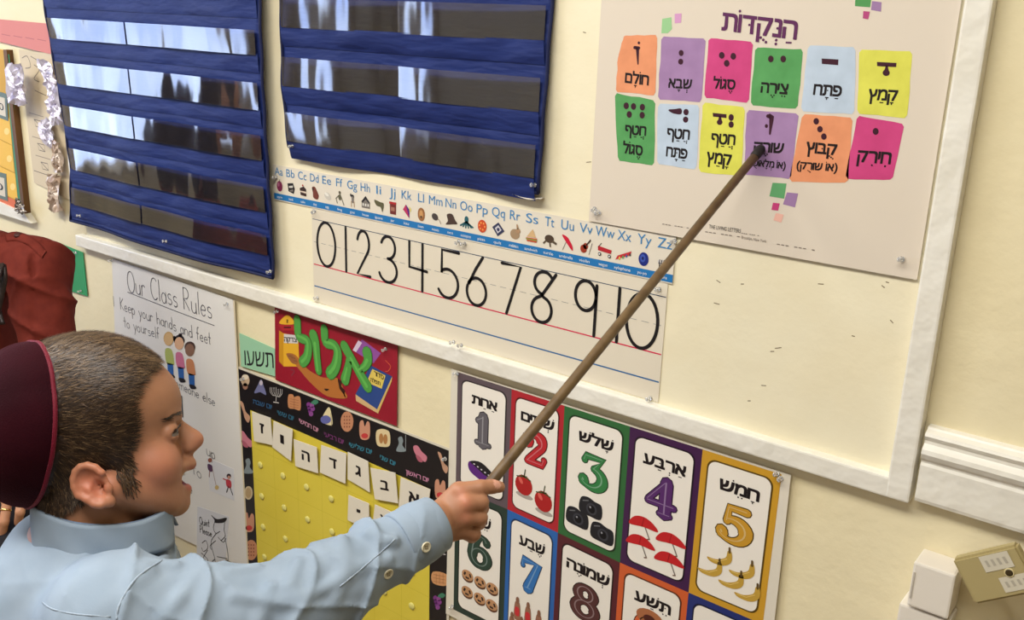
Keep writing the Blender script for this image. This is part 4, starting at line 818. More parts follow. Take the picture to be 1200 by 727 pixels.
foil = nodemat('crumpled_foil', (232, 228, 242), (204, 198, 216), rough=0.25, spec=0.8, scale=30, bump=0.5, bscale=40, dist=.01, metal=0.25)
foil2 = nodemat('brown_film', (168, 138, 112), (216, 202, 188), rough=0.25, spec=0.8, scale=40, bump=0.5, bscale=40, dist=.01, metal=0.05)
def crumple(name, outline, y, m, amp, seed, label, group='crumpled foil strips'):
    rnd = random.Random(seed); T = Print(y); q = [T.map(p) for p in outline]; c = np.mean(np.array(q), 0); V = [(c[0], y - amp, c[1])]; F = []
    rings = 5; n = 28; P_ = [np.array(c) + (np.array(p) - c) * 1.08 for p in q]; per = [P_[int(i * len(P_) / n)] * (1 - (i * len(P_) / n) % 1) + P_[(int(i * len(P_) / n) + 1) % len(P_)] * ((i * len(P_) / n) % 1) for i in range(n)]
    for r in range(1, rings + 1):
        for p in per: d = c + (p - c) * r / rings; V.append((d[0] + rnd.uniform(-.002, .002), y - amp * rnd.uniform(.1, 1.3), d[1] + rnd.uniform(-.002, .002)))
    for i in range(n): F.append([0, 1 + i, 1 + (i + 1) % n])
    for r in range(rings - 1):
        for i in range(n): a = 1 + r * n + i; b = 1 + r * n + (i + 1) % n; F.append([a, a + n, b + n]); F.append([a, b + n, b])
    nn = len(V); V += [(x, yy + .0015, z) for x, yy, z in V]; F += [[i + nn for i in f[::-1]] for f in F]
    o = mesh_obj(name, V, F, m, origin=(c[0], y, c[1])); tag(o, label, 'foil', group); return o
crumple('foil_strip', [(12, 76), (30, 77), (33, 120), (26, 123), (14, 119)], -.03, foil, .012, 1, 'bright white foil piece hanging on the wooden board edge')
crumple('foil_strip', [(48, 70), (58, 72), (66, 90), (67, 103), (60, 107), (54, 94)], -.012, foil, .010, 2, 'shiny foil piece highest on the cream worksheet under the pink paper')
crumple('foil_strip', [(60, 106), (72, 100), (76, 143), (66, 146), (58, 124)], -.014, foil, .012, 3, 'shiny foil piece against the edge of the navy chart')
crumple('foil_strip', [(51, 143), (58, 138), (66, 160), (64, 172), (58, 172), (49, 152)], -.012, foil, .010, 4, 'lilac foil piece over the middle pencil boxes')
crumple('foil_strip', [(66, 164), (73, 170), (76, 202), (66, 200), (64, 180)], -.012, foil2, .010, 5, 'dull grey foil piece low beside the navy chart')
crumple('foil_strip', [(58, 205), (72, 206), (74, 246), (62, 247), (60, 228)], -.012, foil2, .010, 6, 'brown translucent film strip lowest on the wall')
# pinboard with the yellow number chart
pb = empty('pin_board', tuple(wall_pt(10, 240))); tag(pb, 'wood framed board at the left edge with a yellow number chart', 'board')
wood = nodemat('oak_edge', (118, 82, 46), (92, 62, 34), rough=0.55, scale=30, stretch=(1, 1, .1), bump=.1)
def fr(name, pa, pb_, wpx, y0, y1, m, par):
    """strip along two photo points on the wall"""
    a0, b0 = wall_pt(*pa), wall_pt(*pb_); mb = MB(); V = []
    for p in (a0, b0):
        for dx in (0, wpx):
            for y in (y0, y1): V.append((p[0] + dx, y, p[2]))
    mb.add(V, [[0, 1, 3, 2], [4, 6, 7, 5], [0, 2, 6, 4], [1, 5, 7, 3], [0, 4, 5, 1], [2, 3, 7, 6]], m); return mb.build(name, par)
T = Print(-.012); T.sheet([(-40, 50), (5, 60), (23, 246), (-40, 215)], M((196, 152, 60), .6), .012); T.build('backing', pb)
fr('wood_edge', (11, 58), (33, 253), .017, -.016, 0, wood, pb)
T = Print(-.0135); T.sheet([(4, 62), (10.5, 64), (27, 240), (21, 237)], M((60, 128, 92), .5), .001); T.build('green_border', pb)
for (x0, x1, y) in ((-30, 14, 140), (-30, 17, 172), (-30, 21, 205)):
    T = Print(-.0135); T.sheet([(x0, y - 24), (x1 - 3, y - 1), (x1, y + 30), (x0, y + 8)], M((226, 178, 62), .5), .0008); T.ell((8 + (x1 - 14), y + 14), 3, 4, M((236, 204, 120), .5), 1); T.build('number_square', pb)
for (x, y, t_) in ((2.5, 126, '10'), (2, 220, '0')):
    T = Print(-.0145); T.sheet([(x - 16, y - 22), (x + 5, y - 16), (x + 7, y + 16), (x - 14, y + 8)], M((96, 112, 104), .5), .0008); T.sheet([(x - 14, y - 16), (x + 3, y - 11), (x + 4.5, y + 11), (x - 12, y + 5)], M((206, 196, 176), .5), .0006, 2); T.text(t_, (x - 7, y + 1), (x + 2.5, y + 4), -8, blk, 3); T.build('number_tag', pb)
T = Print(-.0135); T.sheet([(-40, 208), (20, 236), (28, 251), (-40, 222)], M((206, 104, 62), .5), .0008); T.build('orange_strip', pb)
fr_m = trim_m
T = Print(-.018); T.sheet([(-40, 219), (28, 250), (36, 262), (-40, 238)], trim_m, .018); T.build('frame_rail', pb)
crumple('foil_clip', [(21, 232), (26, 236), (31, 248), (27, 251), (20, 246)], -.026, nodemat('dark_foil', (60, 50, 48), (196, 186, 176), rough=.2, scale=60, bump=.6, metal=.5), .008, 9, 'small dark crumpled clip at the lower corner of the wooden board', None)

# ================================================================== JUNCTION BOXES
wp_m = nodemat('white_plastic', (226, 218, 204), None, rough=0.4, spec=.4, bump=.08, bscale=200)
bg_m = nodemat('beige_plastic', (170, 154, 106), None, rough=0.45, spec=.4, bump=.06, bscale=200)
mb = MB(); q0, q1, q2 = wall_pt(1071, 658.5, -.045), wall_pt(1120.7, 674, -.045), wall_pt(1064, 710, -.045); mb.box((q0[0], -0.045, q2[2]), (q1[0], 0, q0[2]), wp_m, bev=.003)
box1 = mb.build('junction_box', origin=(q0[0], 0, q2[2])); tag(box1, 'white surface mounted wall box left of the tilted beige plate', 'wall box')
mb = MB(); mb.box((q0[0] + .002, -0.0460, q2[2] + .012), (q0[0] + .004, -0.0445, q0[2] - .014), M((190, 182, 168), .5)); mb.build('cover_seam', box1)
mb = MB(); mb.box((q0[0] - .010, -0.040, .70), (q1[0] + .002, 0, q2[2] - .004), wp_m, bev=.003); o = mb.build('conduit_box', origin=(-.236, 0, .70)); tag(o, 'white wall box lower down at the bottom edge below the other white box', 'wall box')
Yb = -.055; qd = [(1115.5, 656.7), (1190.6, 639.3), (1197, 701), (1139, 710)]
C4 = [wall_pt(*p, Yb) for p in qd]
# a true rectangle: keep the top edge, make the side square to it
ex_ = (C4[1] - C4[0]); wd_ = np.linalg.norm(ex_); ex_ /= wd_; ez_ = np.array([ex_[2], 0, -ex_[0]]); hd_ = abs(np.dot(C4[3] - C4[0], ez_)) 
def bp(u, v, d=0.0): return tuple(C4[0] + ex_ * wd_ * u + ez_ * hd_ * v + np.array([0, d, 0]))
bmx = bmesh.new()
vs_ = [bmx.verts.new(bp(u, v, d)) for d in (0, .016) for u, v in ((0, 0), (1, 0), (1, 1), (0, 1))]
for f in ((3, 2, 1, 0), (4, 5, 6, 7), (0, 1, 5, 4), (1, 2, 6, 5), (2, 3, 7, 6), (3, 0, 4, 7)): bmx.faces.new([vs_[i] for i in f])
bmesh.ops.recalc_face_normals(bmx, faces=bmx.faces[:]); bmesh.ops.bevel(bmx, geom=bmx.edges[:], offset=.003, segments=2, affect='EDGES'); bmx.verts.index_update()
mb = MB(); mb.add([v.co for v in bmx.verts], [[v.index for v in f.verts] for f in bmx.faces], bg_m); bmx.free()
beige = mb.build('data_box', origin=bp(.5, 1, .015)); tag(beige, 'beige cable box hanging tilted off the wall with two white labels and a screw hole', 'cable box')
for (u0, u1, v0, v1) in ((.40, .84, .06, .40), (.53, .99, .56, .88)):
    mb = MB(); mb.add([bp(u0, v0, -.0006), bp(u1, v0, -.0006), bp(u1, v1, -.0006), bp(u0, v1, -.0006)], [[3, 2, 1, 0]], M((206, 198, 176), .5))
    for k in range(4):
        a = u0 + .06 + .09 * k; mb.add([bp(a, v0 + .1, -.0009), bp(a + .04, v0 + .1, -.0009), bp(a + .05, v1 - .1, -.0009), bp(a + .01, v1 - .1, -.0009)], [[3, 2, 1, 0]], M((176, 168, 150), .5))
    mb.build('paper_label', beige)
mb = MB(); mb.lathe(bp(.72, .50, .001), (0, -1, 0), [(.0058, 0), (.0058, .0022), (.0044, .0026), (.0044, .0012)], M((206, 190, 140), .4), 18); mb.lathe(bp(.72, .50, .0), (0, -1, 0), [(.0043, 0), (.0043, .0016), (.002, .0012)], M((62, 50, 28), .4), 16); mb.build('screw', beige, smooth=True)
mb = MB(); a0 = np.array(bp(1.04, .55, .02))
mb.tube(smooth_path([np.array(bp(1.25, .40, .03)), np.array(bp(1.08, .62, -.004)), np.array(bp(.98, .95, -.006)), np.array(bp(.97, 1.06, .012)), np.array(bp(1.1, 1.1, .054)), np.array(bp(1.3, .9, .054))], 6), .0022, wp_m, 10)
o = mb.build('cable', origin=bp(1.1, 1.0, .05), smooth=True); tag(o, 'thin white cable looping at the right side of the beige box', 'cable')

# ================================================================== SDF BODIES
def V3(*a): return np.array(a, float)
def sd_sphere(c, r): c = np.asarray(c, float); return lambda p: np.linalg.norm(p - c, axis=1) - r
def sd_ell(c, r, ax=None):
    c = np.asarray(c, float); r = np.asarray(r, float); A = np.eye(3) if ax is None else np.asarray(ax, float)
    def f(p):
        q = (p - c) @ A.T; k0 = np.linalg.norm(q / r, axis=1); k1 = np.linalg.norm(q / (r * r), axis=1) + 1e-9
        return k0 * (k0 - 1.0) / k1
    return f
def sd_cone(a, b, ra, rb):
    a = np.asarray(a, float); b = np.asarray(b, float); ab = b - a; L2 = ab @ ab + 1e-12
    def f(p):
        t = np.clip(((p - a) @ ab) / L2, 0, 1); return np.linalg.norm(p - a - t[:, None] * ab, axis=1) - (ra + (rb - ra) * t)
    return f
def smin(a, b, k):
    h = np.clip(0.5 + 0.5 * (b - a) / k, 0, 1); return b * (1 - h) + a * h - k * h * (1 - h)
def smax(a, b, k): return -smin(-a, -b, k)
def chain(pts, rs, k=0.004):
    fs = [sd_cone(pts[i], pts[i + 1], rs[i], rs[i + 1]) for i in range(len(pts) - 1)]
    def f(p):
        d = fs[0](p)
        for g in fs[1:]: d = smin(d, g(p), k)
        return d
    return f
def union(fs, k):
    def f(p):
        d = fs[0](p)
        for g in fs[1:]: d = smin(d, g(p), k)
        return d
    return f
def vnoise(p, s, seed=0):
    """cheap smooth value noise in [-1,1]"""
    q = p * s + seed * 17.13; out = np.zeros(len(p)); rs = np.random.RandomState(seed)
    for _ in range(5):
        d = rs.normal(size=3); d /= np.linalg.norm(d); out += np.sin(q @ d * rs.uniform(.8, 1.7) + rs.uniform(0, 6.28))
    return out / 2.6
def polygonize(f, lo, hi, h, margin=0.0):
    """sparse surface nets"""
    lo = np.asarray(lo, float); hi = np.asarray(hi, float); B = 16
    n = np.ceil((hi - lo) / (h * B)).astype(int); bs = h * B
    I = np.stack(np.meshgrid(*[np.arange(k) for k in n], indexing='ij'), -1).reshape(-1, 3)
    cen = lo + (I + .5) * bs; d = f(cen); act = I[np.abs(d) < bs * 0.87 * 1.25 + margin]
    S = np.array([n[0] * B + 2, n[1] * B + 2, n[2] * B + 2]); cid = lambda c: (c[:, 0] + 1) * (S[1] + 2) * (S[2] + 2) + (c[:, 1] + 1) * (S[2] + 2) + (c[:, 2] + 1)
    g = np.stack(np.meshgrid(*[np.arange(B + 1)] * 3, indexing='ij'), -1).reshape(-1, 3)
    ids, pos, quads = [], [], []
    offs = np.array([[i, j, k] for i in (0, 1) for j in (0, 1) for k in (0, 1)])
    CH = 24
    for s0 in range(0, len(act), CH):
        blk_ = act[s0:s0 + CH]
        P_ = (blk_[:, None, :] * B + g[None]).reshape(-1, 3); D_ = f(lo + P_ * h).reshape(len(blk_), B + 1, B + 1, B + 1)
        for b, bl in enumerate(blk_):
            D = D_[b]; base = bl * B; neg = D < 0
            if neg.all() or not neg.any(): continue
            c8 = np.stack([D[o[0]:B + o[0], o[1]:B + o[1], o[2]:B + o[2]] for o in offs], -1); nn = (c8 < 0).sum(-1)
            cells = np.argwhere((nn > 0) & (nn < 8))
            if len(cells):
                v8 = c8[cells[:, 0], cells[:, 1], cells[:, 2]]; acc = np.zeros((len(cells), 3)); cnt = np.zeros(len(cells))
                for i in range(8):
                    for ax in range(3):
                        if offs[i][ax] == 0:
                            j = i + (4, 2, 1)[ax]; a = v8[:, i]; e = v8[:, j]; m = (a < 0) != (e < 0)
                            t = a / (a - e + 1e-20); p = np.tile(offs[i].astype(float), (len(cells), 1)); p[:, ax] = t
                            acc[m] += p[m]; cnt[m] += 1
                pos.append(lo + (cells + base + acc / cnt[:, None]) * h); ids.append(cid(cells + base))
            for ax in range(3):
                sl0 = [slice(0, B)] * 3; sl1 = [slice(0, B)] * 3; sl1[ax] = slice(1, B + 1)
                a = neg[tuple(sl0)]; e = neg[tuple(sl1)]; ed = np.argwhere(a != e)
                if not len(ed): continue
                flip = a[ed[:, 0], ed[:, 1], ed[:, 2]]; u, v = [(1, 2), (2, 0), (0, 1)][ax]; q = []
                for du, dv in ((-1, -1), (0, -1), (0, 0), (-1, 0)):
                    c = ed + base; c = c.copy(); c[:, u] += du; c[:, v] += dv; q.append(cid(c))
                q = np.stack(q, 1); q[~flip] = q[~flip][:, ::-1]; quads.append(q)
    ids = np.concatenate(ids); pos = np.concatenate(pos); quads = np.concatenate(quads)
    uid, first = np.unique(ids, return_index=True); vs = pos[first]
    k = np.searchsorted(uid, quads); k = np.clip(k, 0, len(uid) - 1); ok = (uid[k] == quads).all(1)
    return vs, k[ok]
def paint(o, cols, name='tint'):
    at_ = o.data.color_attributes.new(name, 'FLOAT_COLOR', 'POINT'); at_.data.foreach_set('color', np.concatenate([cols, np.ones((len(cols), 1))], 1).astype(np.float32).ravel())
def tint_mat(name, rough=0.5, spec=0.35, sss=0.0, bump=0.0, bscale=800, sheen=0.0):
    m = bpy.data.materials.new(name); m.use_nodes = True; nt = m.node_tree; b = nt.nodes['Principled BSDF']
    a = nt.nodes.new('ShaderNodeAttribute'); a.attribute_name = 'tint'; nt.links.new(a.outputs['Color'], b.inputs['Base Color'])
    b.inputs['Roughness'].default_value = rough; b.inputs['Specular IOR Level'].default_value = spec
    if sss: b.inputs['Subsurface Weight'].default_value = sss; b.inputs['Subsurface Radius'].default_value = (.010, .004, .002); b.inputs['Subsurface Scale'].default_value = 0.6
    if bump:
        tc = nt.nodes.new('ShaderNodeTexCoord'); n = nt.nodes.new('ShaderNodeTexNoise'); n.inputs['Scale'].default_value = bscale; n.inputs['Detail'].default_value = 3; bpn = nt.nodes.new('ShaderNodeBump'); bpn.inputs['Strength'].default_value = bump; bpn.inputs['Distance'].default_value = .001
        nt.links.new(tc.outputs['Object'], n.inputs['Vector']); nt.links.new(n.outputs['Fac'], bpn.inputs['Height']); nt.links.new(bpn.outputs['Normal'], b.inputs['Normal'])
    return m
def linc(c): return np.array([lin(v) for v in c])
skin_m = tint_mat('skin', .48, .35, .12, .12, 500)

# ------------------------------------------------------------------ the pointer
HD = 0.99                                                  # distance of the boy's hand from the camera
tip = wall_pt(893, 173, NY - .004); grip = at(561, 583, HD + .028)
ax_ = (tip - grip) / np.linalg.norm(tip - grip); butt = grip - ax_ * .075
mb = MB(); wood_s = nodemat('stick_wood', (108, 86, 56), (86, 66, 42), rough=.42, spec=.4, scale=60, bump=.15, bscale=100, stretch=(1, 1, 1))
mb.lathe(butt, ax_, [(.004, 0), (.0059, .002), (.0062, .02), (.006, .3), (.0058, np.linalg.norm(tip - butt) - .012)], wood_s, 16)
stick = mb.build('pointer_stick', origin=tuple(butt), smooth=True); tag(stick, 'long thin wooden pointer stick from the boy\'s fist to the mauve tile', 'stick')
mb = MB(); Ls = np.linalg.norm(tip - butt); rub = nodemat('dark_rubber', (34, 30, 30), None, rough=.6, bump=0)
mb.lathe(butt, ax_, [(.0057, Ls - .022), (.0066, Ls - .02), (.0068, Ls - .004), (.005, Ls), (.001, Ls)], rub, 16); o = mb.build('rubber_tip', stick, smooth=True); o['label'] = 'dark rubber tip'

# ------------------------------------------------------------------ boy: frames
HDEP = 0.92; KP = HDEP / FPX; TH = math.radians(20)
HF = math.cos(TH) * E1 - math.sin(TH) * E3; HL = math.sin(TH) * E1 + math.cos(TH) * E3; HU = E2
HC = at(90, 487, HDEP)
def H(px, py, t=0.0):
    """apparent photo point of a head feature lying t (px units) from the mid plane, + = boy's right, toward the camera"""
    d = at(px, py, 1.0) - CAM; p = CAM + d * ((KP * abs(t) + (HC - CAM) @ HL) / (d @ HL))
    return p if t >= 0 else p - 2 * KP * abs(t) * HL
pit = math.radians(24.9); FA = math.cos(pit) * HF + math.sin(pit) * HU; UA = -math.sin(pit) * HF + math.cos(pit) * HU
AXH = np.array([FA, UA, HL])
def hp(*a): return [KP * v for v in a]
cran = sd_ell(H(90, 487), hp(106, 90, 80), AXH)
def boy_head():
    fs = [(cran, 0), (sd_sphere(H(157, 474), KP * 54), 12), (sd_ell(H(160, 536), hp(50, 66, 55), AXH), 14), (sd_ell(H(158, 572), hp(56, 34, 50), np.array([HF, HU, HL])), 12)]
    for t in (1, -1):
        fs += [(sd_sphere(H(183 + 0, 545, 30 * t), KP * 27), 12), (sd_cone(H(130, 572, 55 * t), H(198, 588, 16 * t), KP * 20, KP * 16), 12), (sd_cone(H(196, 490, 26 * t), H(206, 489, 9 * t), KP * 8, KP * 6.5), 8)]
    fs += [(sd_sphere(H(205.5, 588.5), KP * 17.5), 8), (sd_cone(H(100, 560), H(112, 668), KP * 56, KP * 58), 12)]
    d_n = [sd_cone(H(207, 498), H(225, 512), KP * 8, KP * 9.5), sd_sphere(H(229, 516), KP * 9.8), sd_ell(H(222, 524, 7), hp(8.5, 6.5, 5), AXH), sd_ell(H(222, 524, -7), hp(8.5, 6.5, 5), AXH), sd_cone(H(226, 523), H(218, 534), KP * 6, KP * 6)]
    d_n += [sd_cone(H(198, 510), H(222, 517), KP * 13, KP * 10)]
    nose = union(d_n, KP * 5)
    ul = union([sd_cone(H(213, 547, 15), H(221, 544, 0), KP * 6, KP * 8), sd_cone(H(221, 544, 0), H(213, 547, -15), KP * 8, KP * 6)], KP * 5)
    ll = union([sd_cone(H(207, 569, 15), H(216.5, 574, 0), KP * 5.5, KP * 7), sd_cone(H(216.5, 574, 0), H(207, 569, -15), KP * 7, KP * 5.5)], KP * 5)
    mouth = sd_ell(H(218, 560), hp(19, 7.6, 19), np.array([(HF * .95 + HU * .31), (HU * .95 - HF * .31), HL]))
    sock = [sd_ell(H(214, 506, 28 * t), hp(12, 8.5, 13), AXH) for t in (1, -1)]
    eyeb = [sd_sphere(H(197, 507, 26 * t), KP * 13.4) for t in (1, -1)]
    slit = [sd_ell(H(207, 506.5, 27 * t), hp(11, 3.9, 12), np.array([FA, UA, HL])) for t in (1, -1)]
    ears = []
    for t in (1, -1):
        n_ = HL * t * .93 - HF * .30; n_ /= np.linalg.norm(n_)                     # ear faces out, swung back
        la = (H(96, 550) - H(127, 592)); la -= n_ * (la @ n_); la /= np.linalg.norm(la); sa = np.cross(la, n_); A = np.array([la, sa, n_])
        tt = 78 * t; c = H(109 if t > 0 else 109, 569, tt)
        disc = sd_ell(c, hp(25, 18, 5.5), A)
        rim = []
        for i in range(11):
            a = math.radians(-165 + 24 * i); rim.append(c + KP * (math.cos(a) * 24 * la + math.sin(a) * (17.5 if math.cos(a) > -.4 else 13) * sa * (-1 if (sa @ HF) > 0 else 1) * -1 + n_ * 4))
        rimf = chain(rim, [KP * 4.2] * 11, KP * 2)
        con = sd_ell(c + HF * KP * 6 - la * KP * 4 + n_ * KP * 6, hp(11, 8, 7.5), A); con2 = sd_ell(c + la * KP * 9 + n_ * KP * 6 + HF * KP * 1, hp(9, 9, 5), A)
        lobe = sd_sphere(c - la * KP * 22 + HF * KP * 6, KP * 6.5); trag = sd_sphere(c + HF * KP * 15 - la * KP * 4 + n_ * KP * 3, KP * 5)
        ears.append((disc, rimf, con, con2, lobe, trag))
    def f(p):
        d = fs[0][0](p)
        for g, k in fs[1:]: d = smin(d, g(p), KP * k)
        for g in sock: d = smax(d, -g(p), KP * 7)
        for g in eyeb: d = smin(d, g(p), KP * 2.0)
        for g in slit: d = smax(d, -g(p), KP * 1.2)
        d = smin(d, nose(p), KP * 5); d = smin(d, ul(p), KP * 6); d = smin(d, ll(p), KP * 5); d = smax(d, -mouth(p), KP * 2.5)
        for disc, rimf, con, con2, lobe, trag in ears:
            e = smin(disc(p), rimf(p), KP * 2.5); e = smin(e, lobe(p), KP * 6); e = smax(e, -con2(p), KP * 3); e = smax(e, -con(p), KP * 3); e = smin(e, trag(p), KP * 3); d = smin(d, e, KP * 3.5)
        return d
    return f, mouth, eyeb, ul, ll
fhead, mouthf, eyebf, ulf, llf = boy_head()

# arm and hand -------------------------------------------------------
neck0 = at(114, 628, .93)
SHR = at(128, 728, .835); SHL = at(60, 686, 1.06); ELB = at(338, 718, .885); WRI = at(506, 615, .975)
hd_ = lambda x, y, z: at(x, y, HD + z)
palm = union([sd_cone(hd_(509, 614, .0), hd_(538, 578, .004), .0165, .0115), sd_cone(hd_(510, 617, .0), hd_(545, 591, -.002), .016, .0115), sd_cone(hd_(511, 620, .002), hd_(545, 606, .0), .016, .0108), sd_cone(hd_(511, 624, .004), hd_(540, 621, .006), .0145, .0098), sd_sphere(hd_(528, 604, .012), .017)], .006)
fing = [chain([hd_(538, 577, .002), hd_(563, 572, .006), hd_(577, 570.5, .012), hd_(585, 571, .016)], [.0098, .0082, .0072, .0062], .002),
        chain([hd_(546, 590, -.004), hd_(563, 589, .002), hd_(564, 596, .022), hd_(553, 599, .038), hd_(545, 597, .04)], [.0098, .0085, .0078, .007, .006], .002),
        chain([hd_(546, 606, -.002), hd_(562, 607, .004), hd_(561, 613, .022), hd_(551, 614, .036), hd_(543, 611, .038)], [.0092, .0082, .0074, .0066, .0056], .002),
        chain([hd_(541, 621, .004), hd_(555, 626, .010), hd_(553, 629, .024), hd_(545, 627, .034)], [.0085, .0074, .0066, .0056], .002),
        chain([hd_(517, 606, .014), hd_(528, 594, .036), hd_(546, 588, .045), hd_(560, 578, .045)], [.013, .0105, .009, .007], .004)]
forearm = chain([SHR, ELB, WRI, hd_(511, 614, .0)], [.036, .030, .0195, .0175], .01)
torso = union([sd_cone(SHR, SHL, .045, .045), sd_cone(at(95, 690, .94), at(95, 690, .94) - V3(0, 0, .28), .075, .08), sd_cone(neck0 - V3(0, 0, .05), at(95, 690, .94), .048, .06)], .02)
def fbody(p):
    d = fhead(p); d = smin(d, torso(p), .02); d = smin(d, forearm(p), .015)
    h_ = palm(p)
    for i, g in enumerate(fing): h_ = smin(h_, g(p), .0026 if i < 4 else .008)
    return smin(d, h_, .006)
lo_ = np.minimum.reduce([HC - .2, SHR - .1, SHL - .1, WRI - .1, at(95, 690, .94) - V3(.1, .1, .42)]); hi_ = np.maximum.reduce([HC + .2, SHR + .1, SHL + .1, WRI + .12])
vs, fs_ = polygonize(fbody, lo_, hi_, 0.0017, .02)
PELV = at(95, 690, .94) - V3(0, 0, .36)
foot0 = V3(PELV[0], PELV[1], 0.0)
cols = np.tile(linc((160, 113, 84)), (len(vs), 1))
cm = lambda c, wgt: None
def blend(mask, c): 
    global cols
    mask = np.clip(mask, 0, 1)[:, None]; cols = cols * (1 - mask) + linc(c) * mask
blend(.55 * np.exp(-(np.linalg.norm(vs - H(184, 548, 40), axis=1) / (KP * 26)) ** 2), (200, 118, 96))
blend(.4 * np.exp(-(np.linalg.norm(vs - H(232, 518, 0), axis=1) / (KP * 12)) ** 2), (204, 122, 100))
for t in (1, -1): blend(.6 * np.exp(-(np.linalg.norm(vs - H(108, 568, 80 * t), axis=1) / (KP * 24)) ** 2), (200, 112, 88))
dl = np.minimum(ulf(vs) + .0012 + 10 * np.clip(((vs - H(216, 546)) @ HU) / KP - 1.0, 0, 10) * KP, llf(vs) + .0004 + 10 * np.clip(-((vs - H(214, 574)) @ HU) / KP, 0, 10) * KP)
front = ((vs - H(198, 560)) @ HF) > 0
blend(np.where(front, np.clip(.9 - dl / (KP * 2.5), 0, .85), 0), (170, 82, 76))
dm = mouthf(vs); blend(np.where(dm < KP * 1.2, 1.0, 0) * (((vs - H(216, 560)) @ HF) < -KP * 2), (92, 26, 28))
# knuckles and nail
for c in (hd_(546, 590, -.014), hd_(546, 606, -.012), hd_(540, 577, -.01)): blend(.4 * np.exp(-(np.linalg.norm(vs - c, axis=1) / .007) ** 2), (206, 126, 100))
nl = sd_ell(hd_(583, 567.5, .008), (.005, .0032, .004)); blend(np.where(nl(vs) < .001, .6, 0), (222, 168, 150))
boy = mesh_obj('person', vs, fs_, skin_m, origin=tuple(foot0), smooth=True); paint(boy, cols)
tag(boy, 'boy in profile with cropped hair and a pale blue shirt, pointing a stick', 'person')

# hair ---------------------------------------------------------------
def hair_edge(py): return np.interp(py, [380, 420, 431, 440, 455, 474, 490, 505, 528, 545, 556, 566, 600], [196, 190, 184, 174, 165, 158, 160, 162, 158, 160, 154, 136, 84])
def head_px(p):
    t = (p - HC) @ HL / KP; r = p + np.outer((np.abs(t) - t) * KP, HL) - CAM; z = -(r @ E3)
    return 600 + FPX * (r @ E1) / z, 363.5 - FPX * (r @ E2) / z, t
earc = [H(111, 569, 78), H(111, 569, -78)]
def hair_in(p):
    """>0 inside the haired area (px)"""
    x, y, t = head_px(p); e = hair_edge(y) - 7 - x; e += 3.0 * np.sin(y * .9) * .5 + 1.5 * np.sin(y * 2.3 + t * .4)
    for c in earc: e = np.minimum(e, np.linalg.norm(p - c, axis=1) / KP - 24)
    return np.minimum(e, np.where(x < 90, 606 - y, 1e3))
headskull = lambda p: smin(smin(cran(p), sd_sphere(H(157, 474), KP * 54)(p), KP * 12), smin(sd_cone(H(100, 560), H(112, 668), KP * 56, KP * 58)(p), sd_ell(H(158, 555), hp(50, 60, 56), AXH)(p), KP * 14), KP * 12)
def fhair(p):
    m = hair_in(p); th = np.clip(m / 7.0, -1.5, 1.0) * 5.0 * KP
    th = th + KP * .9 * vnoise(p, 420, 3) * (m > 2)
    return headskull(p) - th + np.where(m < -8, KP * 6, 0)
vs2, fs2 = polygonize(fhair, HC - V3(.14, .14, .15), HC + V3(.14, .14, .13), .0019, .012)
# keep the outer shell only where hair grows
m_ = hair_in(vs2); keep = m_[fs2].max(1) > -1.0; fs2 = fs2[keep]; used_ = np.unique(fs2); mp_ = -np.ones(len(vs2), int); mp_[used_] = np.arange(len(used_)); vs2 = vs2[used_]; fs2 = mp_[fs2]
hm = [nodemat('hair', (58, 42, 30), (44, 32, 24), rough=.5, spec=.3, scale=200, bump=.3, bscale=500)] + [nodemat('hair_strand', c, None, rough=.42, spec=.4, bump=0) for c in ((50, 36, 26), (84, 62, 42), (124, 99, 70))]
HV = vs2.tolist(); HFc = [list(f) for f in fs2]; HI = [0] * len(HFc)
rs = np.random.RandomState(5)
# outward normals of the skull at the vertices
def grad(f, p, e=1e-4): return np.stack([f(p + V3(*(e if i == j else 0 for j in range(3)))) - f(p - V3(*(e if i == j else 0 for j in range(3)))) for i in range(3)], 1) / (2 * e)
sel = np.where((hair_in(vs2) > .5) & ((vs2 - H(35, 496.5, 0)) @ -(math.cos(math.radians(41)) * E1 - math.sin(math.radians(41)) * E3) < -KP * 1.5))[0]; pick = rs.choice(sel, 38000); P0 = vs2[pick] + rs.normal(size=(38000, 3)) * .0008
G = grad(headskull, P0); G /= np.linalg.norm(G, axis=1)[:, None]
dirn = FA * .95 - UA * .25 + rs.normal(size=(38000, 3)) * .22
xx, yy, tt_ = head_px(P0)
low = np.clip((yy - 500) / 60, 0, 1)[:, None]; dirn = dirn * (1 - low * .8) + (-HU * .9 + HF * .1) * low * .8
dirn -= G * (dirn * G).sum(1)[:, None]; dirn /= np.linalg.norm(dirn, axis=1)[:, None]
ln = (.0085 + .005 * rs.rand(38000)) * np.where((yy > 560), .5, 1.0) ; dep = headskull(P0)
A0 = P0 - G * np.clip(dep - .001, -.01, .006)[:, None] * .5; tip1 = A0 + dirn * ln[:, None] * .5 + G * .0018; tip2 = A0 + dirn * ln[:, None] + G * (.0016 + .0022 * rs.rand(38000))[:, None]
sd_ = np.cross(dirn, G); wv_ = .00027
base = len(HV); q5 = np.stack([A0 - sd_ * wv_, A0 + sd_ * wv_, tip1 + sd_ * wv_ * .8, tip1 - sd_ * wv_ * .8, tip2], 1).reshape(-1, 3); HV += q5.tolist()
light = np.clip((470 - yy) / 60, 0, 1)  # overhead light put into the colour: more pale strands toward the top
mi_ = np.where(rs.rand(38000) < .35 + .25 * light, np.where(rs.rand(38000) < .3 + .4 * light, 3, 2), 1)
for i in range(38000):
    b0 = base + 5 * i; HFc.append([b0, b0 + 1, b0 + 2, b0 + 3]); HFc.append([b0 + 3, b0 + 2, b0 + 4]); HI += [int(mi_[i])] * 2
